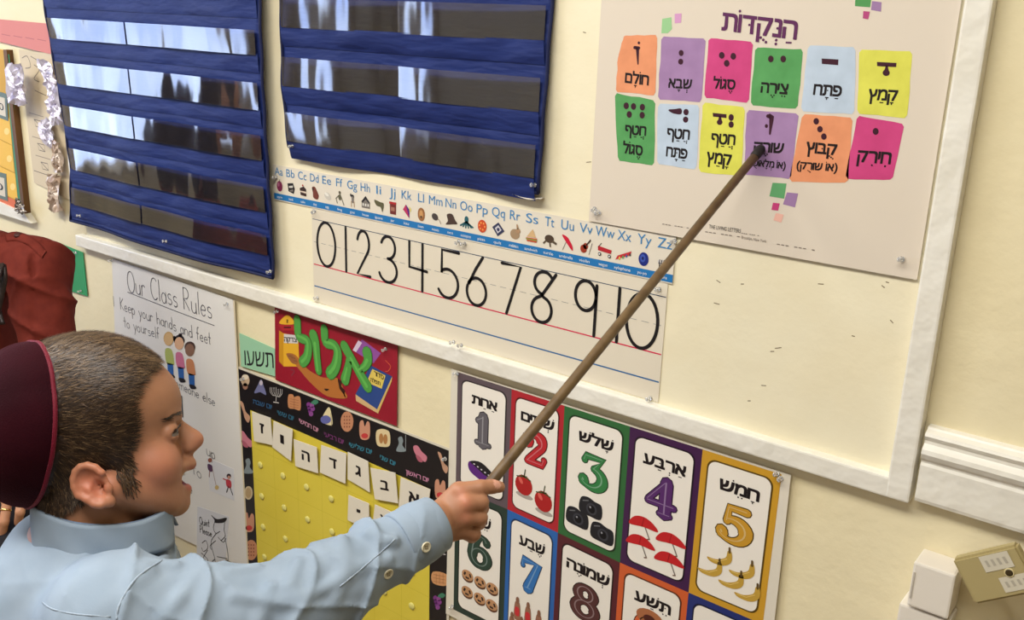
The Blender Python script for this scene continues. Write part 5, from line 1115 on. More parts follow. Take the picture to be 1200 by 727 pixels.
hair = mesh_obj('hair', HV, HFc, hm, HI, boy, smooth=True)
# side lock in front of the ear
mb = MB()
for k in range(54):
    a = np.array([rs.uniform(136, 158), rs.uniform(548, 566)]); l = rs.uniform(8, 24); cv = rs.uniform(-2, 14); tz = 72 - (a[0] - 128) * .28
    pts = [H(a[0], a[1], tz), H(a[0] + cv * .2 + rs.uniform(-1, 1), a[1] + l * .5, tz - 1), H(a[0] + cv * .7 + rs.uniform(-1, 3), a[1] + l * rs.uniform(.8, 1), tz - 4 - cv * .3)]
    pr = []
    for p in pts: 
        pp = p.copy(); d0 = fhead(pp[None])[0]; pp = pp - grad(fhead, pp[None])[0] * (d0 - .0016); pr.append(pp)
    mb.tube(smooth_path(pr, 4), [.0009, .0008] + [.0006] * 6 + [.0002], hm[1], 5) if False else mb.tube(smooth_path(pr, 4), .0004, hm[1 + (k % 2)], 5)
mb.build('sidelock', boy, smooth=True)
# eyes, lashes, brows
def onskin(q, h):
    for _ in range(4):
        g = grad(fhead, q[None])[0]; g /= np.linalg.norm(g) + 1e-9; q = q - g * (fhead(q[None])[0] - h)
    return q
eye_m = tint_mat('eye', .08, .6)
for t in (1, -1):
    c = H(197, 507, 26 * t); gz = FA * .93 + HL * .34 * t + HU * .08; gz /= np.linalg.norm(gz); bm = bmesh.new(); bmesh.ops.create_icosphere(bm, subdivisions=5, radius=KP * 12.1)
    ev = np.array([v.co[:] for v in bm.verts]); ef = [[v.index for v in f.verts] for f in bm.faces]; bm.free()
    ang = np.arccos(np.clip(ev @ gz / (KP * 12.1), -1, 1)); ec = np.tile(linc((138, 126, 118)), (len(ev), 1)); ec[ang < .56] = linc((58, 36, 24)); ec[ang < .24] = linc((8, 6, 6)); ec[(ang > .50) & (ang < .56)] = linc((26, 16, 12))  # eye whites greyed, shade put into their colour
    eo = mesh_obj('eye', ev + c, ef, eye_m, parent=boy, smooth=True); paint(eo, ec)
    mb = MB()
    for k in range(22):
        u = -1 + 2 * k / 21; a = H(207, 506.5, 27 * t) + KP * (HL * 11.5 * u * t + UA * 3.9 * math.sqrt(max(0, 1 - u * u * .85)) + FA * (3.2 - 6.5 * (u * .5 + .5) ** 2))
        q = a.copy(); q = onskin(q, 0.0)
        l = KP * rs.uniform(4.5, 7.0); mb.tube([q, q + FA * l * .6 + UA * l * .05 + HL * t * l * .25 * (u + .4), q + FA * l * .9 + UA * l * .5 + HL * t * l * .35 * (u + .4)], [KP * .75, KP * .55, KP * .15], hm[1], 5)
    mb.build('eyelashes', boy, smooth=True)
    mb = MB()
    for k in range(64):
        u = rs.rand(); a = H(190 + 20 * u, 491.5 - 7 * u + rs.normal() * 1.1 - (u - .5) ** 2 * 2, (38 - 25 * u) * t); dr = H(190, 491.5, 38 * t) - H(210, 484.5, 13 * t); dr /= np.linalg.norm(dr)
        pr = []
        for l in (0, KP * 3, KP * 6): q = a + dr * l + UA * KP * (1.2 - u * .6) * l / (KP * 6); q = onskin(q, KP * .8); pr.append(q)
        mb.tube(pr, [KP * .5, KP * .45, KP * .12], hm[1], 4)
    mb.build('eyebrow', boy, smooth=True)
# teeth
mb = MB()
for k in range(6):
    t = -13 + 5.2 * k; c = H(215.5 - abs(t) * .18, 554.5, t); mb.box((-1, -1, -1), (1, 1, 1), M((226, 220, 206), .25, .5), .3, Matrix.Translation(c) @ Matrix([[HF[i] * KP * 1.3, HL[i] * KP * 2.5, HU[i] * KP * 3.0] for i in range(3)]).to_4x4())
mb.build('teeth', boy, smooth=True)

# skullcap -----------------------------------------------------------
velvet = nodemat('maroon_velvet', (40, 3, 12), (32, 3, 10), rough=.85, spec=.08, scale=20, bump=.4, bscale=700, sheen=.14)
vb = velvet.node_tree.nodes['Principled BSDF']; vb.inputs['Sheen Tint'].default_value = (.75, .12, .22, 1)
velvet2 = nodemat('velvet_piping', (96, 8, 30), None, rough=.6, spec=.2, bump=.4, bscale=700, sheen=.5); velvet2.node_tree.nodes['Principled BSDF'].inputs['Sheen Tint'].default_value = (.9, .25, .35, 1)
ph_ = math.radians(41); KA = -(math.cos(ph_) * E1 - math.sin(ph_) * E3); KA = KA * .995 + E2 * .06; KA /= np.linalg.norm(KA)
KU = E2 - KA * (E2 @ KA); KU /= np.linalg.norm(KU); KL = np.cross(KA, KU); KL = KL if KL @ E3 > 0 else -KL
KC = H(35, 496.5, 0); RU, RL, DH = KP * 96, KP * 99, KP * 68
V = []; F = []; nr, na = 26, 96
def cap_pt(t, a, off=0.0):
    r = math.cos(t * pi / 2) ** .92; h = math.sin(t * pi / 2)
    seam = 1 - .018 * (abs(math.cos(3 * a)) ** 14) * (1 - t * .4)
    return KC + KU * (RU + off) * r * math.cos(a) * seam + KL * (RL + off) * r * math.sin(a) * seam + KA * (DH * h + off * h)
for j in range(nr + 1):
    for i in range(na): V.append(cap_pt(min(j / nr, .999), 2 * pi * i / na))
for j in range(nr):
    for i in range(na): F.append([j * na + i, j * na + (i + 1) % na, (j + 1) * na + (i + 1) % na, (j + 1) * na + i])
n0 = len(V); 
for j in range(nr + 1):
    for i in range(na): V.append(cap_pt(min(j / nr, .999), 2 * pi * i / na, -.0022))
F += [[n0 + i for i in f[::-1]] for f in F]; F += [[(i + 1) % na, i, n0 + i, n0 + (i + 1) % na] for i in range(na)]
cap = mesh_obj('skullcap', V, F, velvet, parent=boy, smooth=True); cap['label'] = 'dark maroon velvet skullcap'
mb = MB(); rimp = [cap_pt(0, 2 * pi * i / 96, .0004) + KA * .0014 for i in range(97)]
V = []; F = []
for i in range(96):
    a = 2 * pi * i / 96; out_ = (KU * math.cos(a) + KL * math.sin(a)); c = cap_pt(0, a)
    for (o_, h_) in ((.0008, -.0008), (.0014, .0004), (.0012, .0024), (.0002, .0030), (-.003, .002), (-.003, -.0005)): V.append(c + out_ * o_ + KA * h_)
for i in range(96):
    for k in range(6): F.append([i * 6 + k, i * 6 + (k + 1) % 6, ((i + 1) % 96) * 6 + (k + 1) % 6, ((i + 1) % 96) * 6 + k])
o = mesh_obj('cap_piping', V, F, velvet2, parent=cap, smooth=True); o['label'] = 'brighter red velvet edging'
# shirt --------------------------------------------------------------
cot = nodemat('pale_blue_cotton', (140, 154, 169), (133, 148, 164), rough=.8, spec=.2, scale=30, bump=.12, bscale=900, dist=.0006)
cot_in = cot
TC = at(95, 690, .94)
sh_t = union([sd_cone(SHR + V3(0, 0, -.004), SHL + V3(0, 0, -.004), .054, .047), sd_cone(TC + V3(0, 0, -.03), TC - V3(0, 0, .30), .098, .106), sd_cone(neck0 - V3(0, 0, .042), TC, .060, .075), sd_sphere(at(50, 641, .96), .030), sd_sphere(at(86, 662, .90), .03)], .022)
slv_pts = [at(140, 726, .835), at(215, 725, .855), at(270, 725, .868), at(338, 714, .885), at(400, 678, .918), at(450, 649, .945), at(490, 625, .965), at(504, 617.5, .973)]
slv = chain(slv_pts, [.052, .046, .044, .0425, .0365, .0315, .0275, .0262], .012)
# creases traced on the sleeve: (photo points, depth offset toward the camera surface) ridges and valleys
ridges = [([(322, 652), (318, 690), (300, 735)], .0055), ([(350, 660), (338, 690), (352, 706)], .005), ([(400, 634), (404, 668), (392, 700)], .006), ([(250, 668), (268, 672), (300, 666)], .004), ([(236, 670), (212, 700), (190, 727)], .0045), ([(430, 626), (455, 634), (462, 634)], .004), ([(372, 694), (420, 668), (455, 656)], .004), ([(195, 655), (172, 672), (158, 684)], .006), ([(204, 664), (180, 664), (165, 668)], .005), ([(275, 700), (330, 706), (360, 700)], .004)]
valleys = [([(336, 662), (326, 700), (316, 735)], .005), ([(392, 640), (396, 668), (384, 690)], .005), ([(224, 668), (200, 694), (168, 727)], .0045), ([(413, 640), (440, 634), (458, 630)], .004), ([(300, 672), (292, 700), (280, 727)], .0045), ([(196, 664), (176, 676), (166, 690)], .005), ([(365, 664), (370, 690), (360, 716)], .004)]
def slv_depth(px, py):
    """nearest sleeve surface along the sight line"""
    for dep in np.arange(.74, 1.05, .002):
        if min(slv(at(px, py, dep)[None])[0], sh_t(at(px, py, dep)[None])[0]) < 0: return dep
    return None
def surf_chain(pts, r):
    q = []
    for x, y in pts:
        d = slv_depth(x, y); 
        if d is not None: q.append(at(x, y, d))
    return chain(q, [r] * len(q), .003) if len(q) > 1 else None
rid = [(surf_chain(p, r), r) for p, r in ridges]; val = []
cuff_ax = (slv_pts[-1] - slv_pts[-2]); cuff_ax /= np.linalg.norm(cuff_ax); CE = slv_pts[-1] + cuff_ax * .004
neckhole = sd_cone(neck0 + V3(0, 0, -.045), neck0 + V3(0, 0, .10), .048, .062)
arm_ax = (WRI - SHR) / np.linalg.norm(WRI - SHR)
def fshirt(p):
    d = smin(sh_t(p), slv(p), .022)
    d = d + .0016 * vnoise(p, 45, 1) + .0008 * vnoise(p, 130, 2)
    s_ = (p - SHR) @ arm_ax; q_ = (p - SHR) @ E2; wr = np.clip((s_ + .02) / .06, .15, 1) * np.clip((.30 - s_) / .06, .06, 1)
    d = d - wr * (.0066 * (1 - np.abs(np.sin(52 * s_ - 26 * q_ + 1.9 * vnoise(p, 17, 11)))) ** 3.5 + .0036 * (1 - np.abs(np.sin(31 * s_ + 48 * q_ + 2.4 * vnoise(p, 21, 12)))) ** 3)
    for g, r in rid:
        if g: d = smin(d, g(p), .008)
    d = smax(d, (p - CE) @ cuff_ax, .003)                       # sleeve opening
    d = smax(d, -neckhole(p), .004)
    d = smax(d, (TC[2] - .30) - p[:, 2], .004)
    inner = sd_cone(CE - cuff_ax * .05, CE + cuff_ax * .03, .0225, .0225)
    return smax(d, -inner(p), .002)
vs, fs_ = polygonize(fshirt, np.minimum.reduce([SHR - .12, SHL - .12, TC - V3(.16, .16, .34), slv_pts[3] - .08]), np.maximum.reduce([SHR + .12, SHL + .12, WRI + .09, neck0 + .12]), .0023, .02)
shirt = mesh_obj('shirt', vs, fs_, cot, parent=boy, smooth=True); shirt['label'] = 'pale blue buttoned shirt'
def surf(px, py, f=fshirt, d0=.72, d1=1.12):
    last = d0
    for dep in np.arange(d0, d1, .001):
        if f(at(px, py, dep)[None])[0] < 0: return at(px, py, dep)
    return None
# cuff band: a slightly raised sleeve end
cuf = MB(); 
def ring_pts(c, ax, rad, n=40):
    u = np.cross(ax, V3(0, 0, 1)); u /= np.linalg.norm(u); v = np.cross(ax, u); return [c + rad * (math.cos(2 * pi * k / n) * u + math.sin(2 * pi * k / n) * v) for k in range(n)]
prof_c = [(.0236, .004), (.0262, .0048), (.0286, .003), (.0294, -.006), (.0300, -.024), (.0308, -.040), (.0296, -.0425), (.027, -.042)]
V = []; F = []
for r_, h_ in prof_c: V += ring_pts(CE + cuff_ax * h_, cuff_ax, r_)
for i in range(len(prof_c) - 1):
    for k in range(40): F.append([i * 40 + k, i * 40 + (k + 1) % 40, (i + 1) * 40 + (k + 1) % 40, (i + 1) * 40 + k])
cuff = mesh_obj('cuff', V, F, cot, parent=shirt, smooth=True)
def fcuff(p):
    t = (p - CE) @ cuff_ax; q = p - CE - t[:, None] * cuff_ax; return np.maximum(np.linalg.norm(q, axis=1) - np.interp(-t, [-.004, .024, .04], [.0288, .0302, .031]), np.maximum(t - .003, -t - .042))
btn = M((206, 198, 170), .3, .5); bhole = M((120, 110, 86), .5)
def button(px, py, f, par, r=.0052):
    c = surf(px, py, f)
    if c is None: return
    n_ = grad(f, c[None], .003)[0]; n_ /= np.linalg.norm(n_); mb = MB()
    mb.lathe(c - n_ * .0004, n_, [(r * .9, 0), (r, .001), (r, .0020), (r * .82, .0025), (r * .7, .0016), (.0001, .0015)], btn, 20)
    u = np.cross(n_, V3(0, 0, 1)); u /= np.linalg.norm(u); v = np.cross(n_, u)
    for a in range(4): mb.lathe(c + n_ * .0012 + (u * math.cos(a * pi / 2 + .7) + v * math.sin(a * pi / 2 + .7)) * r * .28, n_, [(r * .13, 0), (r * .13, .0006)], bhole, 8)
    mb.build('button', par, smooth=True)
fboth = lambda p: np.minimum(fshirt(p), fcuff(p))
button(498.8, 641.3, fboth, shirt); button(454.5, 672.5, fboth, shirt)
# stitched seams: armhole, yoke, sleeve placket
seam_m = nodemat('shirt_seam', (154, 167, 180), (134, 148, 164), rough=.85, scale=400, bump=.3, bscale=600, dist=.001)
def seam(pts, r=.0016):
    q = [surf(x, y, fboth) for x, y in smooth_path(pts, 5)]; q = [p + E3 * .0004 for p in q if p is not None]
    if len(q) > 2: mb = MB(); mb.tube(q, r, seam_m, 8); mb.build('seam', shirt, smooth=True)
seam([(190, 657), (172, 668), (158, 680), (147, 696), (139, 712), (137, 726)], .0010)
seam([(50, 706), (62, 714), (90, 720), (130, 723)], .0007); seam([(463, 632), (448, 646), (420, 670), (398, 688)], .0008)
# collar: stand and folded leaf around the neck
def collar_ring(px0, px1, py0, py1, d0, spread):
    pass
CN = at(121, 588, .925); cu = HF - V3(0, 0, 1) * HF[2]; cu /= np.linalg.norm(cu); cl_ = np.cross(V3(0, 0, 1), cu); cl_ = cl_ if cl_ @ E3 > 0 else -cl_
def col_pt(a, v, off=0.0):
    """a: angle from the front (0) round the boy's right; v: 0 top edge, 1 lower edge of the leaf"""
    ra = .0605 + .0045 * v + off + .0014 * math.sin(5 * a + 2 * v); rb = .056 + .009 * v + off + .0008 * math.sin(7 * a + 1)
    zt_ = -.010 * math.cos(a) - .002; drop = .027 + .012 * max(0, math.cos(a)) ** 3 + .010 * max(0, -math.cos(a))
    return CN + cu * ra * math.cos(a) + cl_ * rb * math.sin(a) + V3(0, 0, 1) * (zt_ + .006 - drop * v - .004 * math.sin(a) ** 2 * v)
V = []; F = []; na, nv = 90, 10; a0_, a1_ = math.radians(14), math.radians(346)
for off in (0, -.0028):
    for j in range(nv + 1):
        for i in range(na + 1):
            a = a0_ + (a1_ - a0_) * i / na; v = j / nv; p = col_pt(a, v, off + .0016 * math.sin(9 * a + 3 * v) * v)
            V.append(p)
n0 = (na + 1) * (nv + 1)
for j in range(nv):
    for i in range(na): q = j * (na + 1) + i; F.append([q, q + 1, q + na + 2, q + na + 1]); F.append([n0 + q, n0 + q + na + 1, n0 + q + na + 2, n0 + q + 1])
for i in range(na): F.append([i + 1, i, n0 + i, n0 + i + 1]); q = nv * (na + 1) + i; F.append([q, q + 1, n0 + q + 1, n0 + q])
for j in range(nv):
    q = j * (na + 1); F.append([q, q + na + 1, n0 + q + na + 1, n0 + q]); q += na; F.append([q + na + 1, q, n0 + q, n0 + q + na + 1])
mesh_obj('collar', V, F, cot, parent=shirt, smooth=True)
V = []; F = []
for off in (0, -.002):
    for j in range(6):
        for i in range(na + 1):
            a = a0_ * .4 + (a1_ - a0_ * .8 + .1) * i / na; V.append(CN + cu * (.0575 + off) * math.cos(a) + cl_ * (.0525 + off) * math.sin(a) + V3(0, 0, 1) * (-.010 * math.cos(a) + .0035 - .05 * j / 5))
n0 = (na + 1) * 6
for j in range(5):
    for i in range(na): q = j * (na + 1) + i; F.append([q, q + 1, q + na + 2, q + na + 1]); F.append([n0 + q, n0 + q + na + 1, n0 + q + na + 2, n0 + q + 1])
for i in range(na): F.append([i + 1, i, n0 + i, n0 + i + 1])
mesh_obj('collar_stand', V, F, nodemat('collar_lining', (112, 130, 156), None, rough=.8, bump=.1, bscale=800), parent=shirt, smooth=True)
# trousers and shoes (below the picture)
trs = nodemat('dark_trousers', (34, 36, 48), None, rough=.85, bump=.1)
WZ = TC[2] - .26; hipL = cl_ * .05; wc_ = V3(TC[0], TC[1], WZ)
ft = union([sd_ell(wc_ - V3(0, 0, .05), (.10, .10, .10)), chain([wc_ - V3(0, 0, .06) + hipL, V3(TC[0], TC[1], WZ * .5) + hipL, V3(TC[0], TC[1], .06) + hipL], [.066, .052, .045], .01), chain([wc_ - V3(0, 0, .06) - hipL, V3(TC[0], TC[1], WZ * .5) - hipL, V3(TC[0], TC[1], .06) - hipL], [.066, .052, .045], .01)], .02)
vs, fs_ = polygonize(ft, V3(TC[0] - .2, TC[1] - .2, -.02), V3(TC[0] + .2, TC[1] + .2, WZ + .1), .007, .03); mesh_obj('trousers', vs, fs_, trs, parent=boy, smooth=True)
for sg in (1, -1):
    b0 = V3(TC[0], TC[1], 0) + hipL * sg; fsx = union([sd_cone(b0 + V3(0, 0, .035), b0 + cu * .12 + V3(0, 0, .03), .036, .032), sd_cone(b0 + V3(0, 0, .035), b0 + V3(0, 0, .08), .034, .034)], .02)
    g_ = lambda p, fsx=fsx: smax(fsx(p), .001 - p[:, 2], .004); vs, fs_ = polygonize(g_, b0 - .1, b0 + cu * .17 + .12, .006, .03); mesh_obj('shoe', vs, fs_, M((30, 26, 26), .4), parent=boy, smooth=True)

# ================================================================== SEATED ADULT IN THE RUST JACKET
AD = 2.05
jac = nodemat('rust_cotton', (116, 46, 36), (104, 40, 32), rough=.85, spec=.15, scale=60, bump=.3, bscale=500, dist=.001)
aS = at(46, 318, AD); aE = at(58, 462, AD + .0); aW = at(14, 562, AD - .14); aH = at(4, 580, AD - .165)
nk = at(-58, 262, AD + .02); tc_ = at(-62, 330, AD + .03); up = V3(0, 0, 1)
cap_cut = None
jk = union([sd_cone(nk - up * .045, aS + V3(0, 0, .004), .052, .055), sd_cone(nk - up * .045, nk - up * .07 + (nk - aS) * .95, .052, .055), sd_cone(tc_ - up * .02, tc_ - up * .42, .125, .135)], .05)
bS = nk - up * .07 + (nk - aS) * .95
af0 = V3(.55, -.80, 0) / np.linalg.norm(V3(.55, -.80, 0)); bE = bS - up * .27 + af0 * .02; bW = bE + af0 * .19 - up * .07 - (nk - aS) * .35
ar = union([chain([aS, aE, aW], [.060, .052, .034], .02), chain([bS, bE, bW], [.060, .052, .034], .02)], .01)
folds = [(chain([at(*p, AD - .055) for p in q], [.006] * len(q), .004), s) for q, s in (([(40, 330), (58, 322), (74, 332)], 1), ([(40, 352), (60, 340), (80, 342)], -1), ([(42, 366), (62, 358), (86, 366)], 1), ([(42, 392), (66, 372), (88, 380)], -1), ([(36, 310), (44, 306), (54, 318)], -1))]
def fj(p):
    d = smin(jk(p), ar(p), .03); d = d + .003 * vnoise(p, 32, 5) + .0015 * vnoise(p, 80, 6)
    d = smax(d, -chain([at(38, 300, AD - .062), at(39, 340, AD - .062), at(38, 420, AD - .062)], [.007] * 3, .003)(p), .006)
    q_ = p @ E1; r_ = p @ E2; wt = np.clip((q_ - aS @ E1 + .07) / .04, .1, 1)
    d = d - wt * .010 * (1 - np.abs(np.sin(30 * r_ + 14 * q_ + 1.8 * vnoise(p, 11, 21)))) ** 3 - wt * .005 * (1 - np.abs(np.sin(48 * r_ - 26 * q_ + 2.2 * vnoise(p, 14, 22)))) ** 3
    return d
vsb = [bS, bE, bW, aS, aE, aW, nk, tc_, nk - up * .07 + (nk - aS), tc_ - up * .5]
vs, fs_ = polygonize(fj, np.min(vsb, 0) - .16, np.max(vsb, 0) + .14, .0045, .03)
# body: head, neck, hand, lap
hc = nk + up * .165 + V3(.015, -.02, 0) - E1 * .035; af = V3(.55, -.80, -.1); af /= np.linalg.norm(af); al = np.cross(up, af); al /= np.linalg.norm(al); au = np.cross(af, al)
AA = np.array([af, al, au]); pA = lambda a, b, c: hc + af * a + al * b + au * c
skull = [(sd_ell(pA(-.01, 0, .03), (.095, .075, .092), AA), 0), (sd_ell(pA(.035, 0, -.035), (.055, .055, .075), AA), .02), (sd_sphere(pA(.065, 0, -.085), .02), .02), (sd_cone(pA(.086, 0, .01), pA(.105, 0, -.028), .008, .012), .01), (sd_cone(hc - up * .03 - af * .02, nk - up * .09, .056, .06), .02), (sd_cone(pA(.078, .02, -.062), pA(.078, -.02, -.062), .007, .007), .01)]
hnd = [sd_cone(aW, aH, .026, .024)]
fx = [(-25, 592, 636, 8), (-8, 591, 640, 9), (9, 590, 634, 8), (26, 588, 613, 5)]
wr_ = at(2, 566, AD - .165)
palmA = union([sd_cone(wr_, at(x, y0 - 4, AD - .185), .024, .0105) for x, y0, y1, dx in fx], .008)
fA = [chain([at(x, y0 - 4, AD - .185), at(x - dx * .5, (y0 + y1) / 2, AD - .197), at(x - dx, y1, AD - .185)], [.0098, .0090, .0076], .002) for x, y0, y1, dx in fx] + [chain([at(-14, 570, AD - .17), at(-36, 584, AD - .18), at(-42, 600, AD - .18)], [.013, .010, .008], .003)]
hips = tc_ - up * .46; kn = [hips + af * .42 + al * s * .11 - up * .0 for s in (1, -1)]
ks = 0 if (aH - hips) @ al > 0 else 1; kd = (aH - hips) * V3(1, 1, 0); kn[ks] = hips + kd / np.linalg.norm(kd) * max(.42, np.linalg.norm(kd) * 1.05); kn[ks][2] = min(hips[2], aH[2] - .075)
aF = union([sd_cone(hips, hips - up * .01, .14, .14)] + [chain([hips + al * s * .09, k, V3(k[0], k[1], .06)], [.085, .065, .045], .03) for s, k in zip((1, -1), kn)], .04)
bH = bW + af0 * .05 - up * .02; sB = np.cross(up, af0)
fB = [union([sd_cone(bH, bH + af0 * .055 + sB * k * .020 - up * .012, .018, .0105), chain([bH + af0 * .055 + sB * k * .020 - up * .012, bH + af0 * .085 + sB * k * .022 - up * .024, bH + af0 * .105 + sB * k * .022 - up * .044], [.0098, .009, .0076], .002)], .004) for k in (-1.5, -.5, .5, 1.5)] + [chain([bH + af0 * .01 + sB * .02, bH + af0 * .035 + sB * .05 - up * .012, bH + af0 * .06 + sB * .056 - up * .02], [.013, .010, .008], .003)]
def fadult(p):
    d = skull[0][0](p)
    for g, k in skull[1:]: d = smin(d, g(p), k)
    d = smin(d, sd_cone(nk - up * .08, tc_ - up * .42, .06, .09)(p), .03); d = smin(d, chain([aS, aE, aW, wr_], [.045, .04, .026, .023], .02)(p), .03); d = smin(d, chain([bS, bE, bW, bH], [.045, .04, .026, .022], .02)(p), .03)
    for g in fB: d = smin(d, g(p), .004)
    h_ = palmA(p)
    for g in fA: h_ = smin(h_, g(p), .004)
    return smin(d, h_, .01)
vb_, fb_ = polygonize(fadult, np.minimum.reduce([hc - .2, tc_ - V3(.15, .15, .55), aH - .12, bS - .1, bH - .16]), np.maximum.reduce([hc + .2, aS + .1, aE + .1, aW + .1, bS + .1, bH + .16]), .0042, .03)
adult = mesh_obj('person', vb_, fb_, skin_m, origin=(float(hips[0]), float(hips[1]), 0.0), smooth=True)
cols = np.tile(linc((178, 128, 98)), (len(vb_), 1))
for s in (1, -1): cols[np.linalg.norm((vb_ - pA(.084, s * .031, .014)) @ AA.T * V3(.4, .8, 1.5), axis=1) < .010] = linc((206, 198, 190)); cols[np.linalg.norm(vb_ - pA(.084, s * .031, .014), axis=1) < .0062] = linc((40, 26, 22)); cols[np.linalg.norm((vb_ - pA(.084, s * .033, .034)) @ AA.T * V3(.4, .45, 1.6), axis=1) < .009] = linc((62, 42, 34))
cols[np.linalg.norm((vb_ - pA(.085, 0, -.062)) * V3(1, 1, 1), axis=1) < .018] = linc((160, 84, 78)); paint(adult, cols)
tag(adult, 'seated adult in a rust red cotton jacket with a ring, mostly hidden behind the boy', 'person')
jacket = mesh_obj('jacket', vs, fs_, jac, parent=adult, smooth=True); jacket['label'] = 'rust red cotton jacket'
# shoulder tab with its button
def ssurf(px, py, f): return surf(px, py, f, AD - .25, AD + .2)
V = []; F = []; top_l = [(6, 276), (18, 273), (32, 277), (46, 285), (55, 296)]; bot_l = [(8, 284), (19, 283), (31, 287), (42, 296), (50, 304)]
for (a, b) in zip(smooth_path(top_l, 4), smooth_path(bot_l, 4)):
    for t in np.linspace(0, 1, 5):
        p = ssurf(a[0] + (b[0] - a[0]) * t, a[1] + (b[1] - a[1]) * t, fj)
        V.append(p + (E3 * .6 + up * .8) * .0045 * (1 if 0 < t < 1 else .7) if p is not None else V[-1])
n_ = len(V) // 5
for i in range(n_ - 1):
    for k in range(4): F.append([i * 5 + k, i * 5 + k + 1, i * 5 + k + 6, i * 5 + k + 5])
n0 = len(V); V += [p - (E3 * .6 + up * .8) * .006 for p in V]; F += [[n0 + i for i in f[::-1]] for f in F]
for i in range(n_ - 1): F.append([i * 5, i * 5 + 5, n0 + i * 5 + 5, n0 + i * 5]); F.append([i * 5 + 9, i * 5 + 4, n0 + i * 5 + 4, n0 + i * 5 + 9])
F.append([k for k in range(5)] + [n0 + k for k in range(4, -1, -1)]); F.append([(n_ - 1) * 5 + k for k in range(4, -1, -1)] + [n0 + (n_ - 1) * 5 + k for k in range(5)])
tab = mesh_obj('shoulder_tab', V, F, jac, parent=jacket, smooth=True)
bc = ssurf(22, 278, fj)
if bc is not None: mb = MB(); mb.lathe(bc + (E3 * .6 + up * .8) * .005, E3 * .6 + up * .8, [(.007, 0), (.0075, .002), (.006, .0035), (.002, .003)], M((70, 34, 30), .4), 16); mb.build('button', tab, smooth=True)
# ring
c0, c1 = at(7.5, 594, AD - .189), at(5.5, 606, AD - .195); ax2 = (c1 - c0) / np.linalg.norm(c1 - c0); gold = nodemat('gold_ring', (214, 180, 120), None, rough=.2, metal=1, bump=0)
mb = MB(); rc = c0 + (c1 - c0) * .25; mb.lathe(rc, ax2, [(.0098, 0), (.0107, .0008), (.0107, .003), (.0098, .0038)], gold, 24); rg = mb.build('ring', adult, smooth=True); rg['label'] = 'gold finger ring'
# hair: long dark, falling over the jacket front
dhair = nodemat('dark_hair', (48, 32, 26), (30, 20, 18), rough=.45, spec=.4, scale=60, bump=.6, bscale=120, stretch=(1, 1, .15), dist=.004)
hr = union([sd_ell(pA(-.03, 0, .04), (.095, .088, .098), AA), sd_ell(pA(-.06, 0, -.06), (.07, .095, .13), AA)] + [chain([pA(.0, s * .085, .02), pA(.02, s * .10, -.10), pA(.06, s * .10, -.24), pA(.08, s * .085, -.33)], [.03, .034, .03, .008], .02) for s in (1, -1)], .03)
frn = sd_ell(pA(.075, 0, -.03), (.075, .062, .085), AA)
fh = lambda p: smax(hr(p) + .003 * vnoise(p, 60, 9), -frn(p), .01)
vs, fs_ = polygonize(fh, hc - V3(.22, .22, .42), hc + V3(.22, .22, .2), .006, .03); mesh_obj('hair', vs, fs_, dhair, parent=adult, smooth=True)
# curl of hair falling past the shoulder into view
mb = MB()
for k in range(9):
    ph2 = k * .7; pts = [at(-14 + 3 * k % 13, 300 + 4 * k, AD - .10 - .004 * k)]
    for j in range(1, 9): pts.append(at(-10 + (k * 1.6) + 3.5 * math.sin(j * .9 + ph2), 300 + 10 * j, AD - .10 - .006 * math.sin(j + ph2)))
    mb.tube(smooth_path(pts, 3), .0045, dhair, 7)
mb.build('hair_curl', adult, smooth=True)
sk = nodemat('black_skirt', (22, 20, 26), None, rough=.9, bump=.1)
vs, fs_ = polygonize(lambda p: smax(aF(p), .02 - p[:, 2], .005), np.minimum.reduce([hips - .2, kn[0] - .12, kn[1] - .12]) * V3(1, 1, 0) - V3(0, 0, .02), np.maximum.reduce([hips + .2, kn[0] + .12, kn[1] + .12]), .010, .04)
mesh_obj('skirt', vs, fs_, sk, parent=adult, smooth=True)
for k in kn:
    b0 = V3(k[0], k[1], 0); fsx = union([sd_cone(b0 + V3(0, 0, .04), b0 + af * V3(1, 1, 0) * .17 + V3(0, 0, .032), .042, .034), sd_cone(b0 + V3(0, 0, .04), b0 + V3(0, 0, .09), .04, .042)], .02)
    vs, fs_ = polygonize(lambda p: smax(fsx(p), .001 - p[:, 2], .004), b0 - .14, b0 + af * .2 + .14, .008, .03); mesh_obj('shoe', vs, fs_, M((24, 20, 20), .4), parent=adult, smooth=True)
# plain classroom chair under her
st_ = empty('chair', (float(hips[0]), float(hips[1]), 0)); tag(st_, 'grey classroom chair under the seated adult in the rust red jacket', 'chair')
sz = float(hips[2] - .142); chm = nodemat('grey_plastic', (110, 114, 120), None, rough=.5, bump=.05); stl = nodemat('steel_leg', (150, 150, 152), None, rough=.3, metal=1, bump=0)
Mx = Matrix(((af[0], al[0], 0, hips[0]), (af[1], al[1], 0, hips[1]), (0, 0, 1, 0), (0, 0, 0, 1)))
mb = MB(); mb.box((-.2, -.21, sz - .03), (.22, .21, sz), chm, .012, Mx); mb.build('seat', st_)
mb = MB(); mb.box((-.27, -.2, sz + .10), (-.245, .2, sz + .26), chm, .01, Mx); mb.build('backrest', st_)
for sx_ in (-.19, .19):
    for sy_ in (-.18, .18):
        mb = MB(); a = Mx @ Vector((sx_ * 1.08, sy_ * 1.05, 0)); b = Mx @ Vector((sx_, sy_, (sz - .02) if sx_ > 0 else sz + .22)); mb.tube([a, b], .011, stl, 12); mb.build('leg', st_, smooth=True)

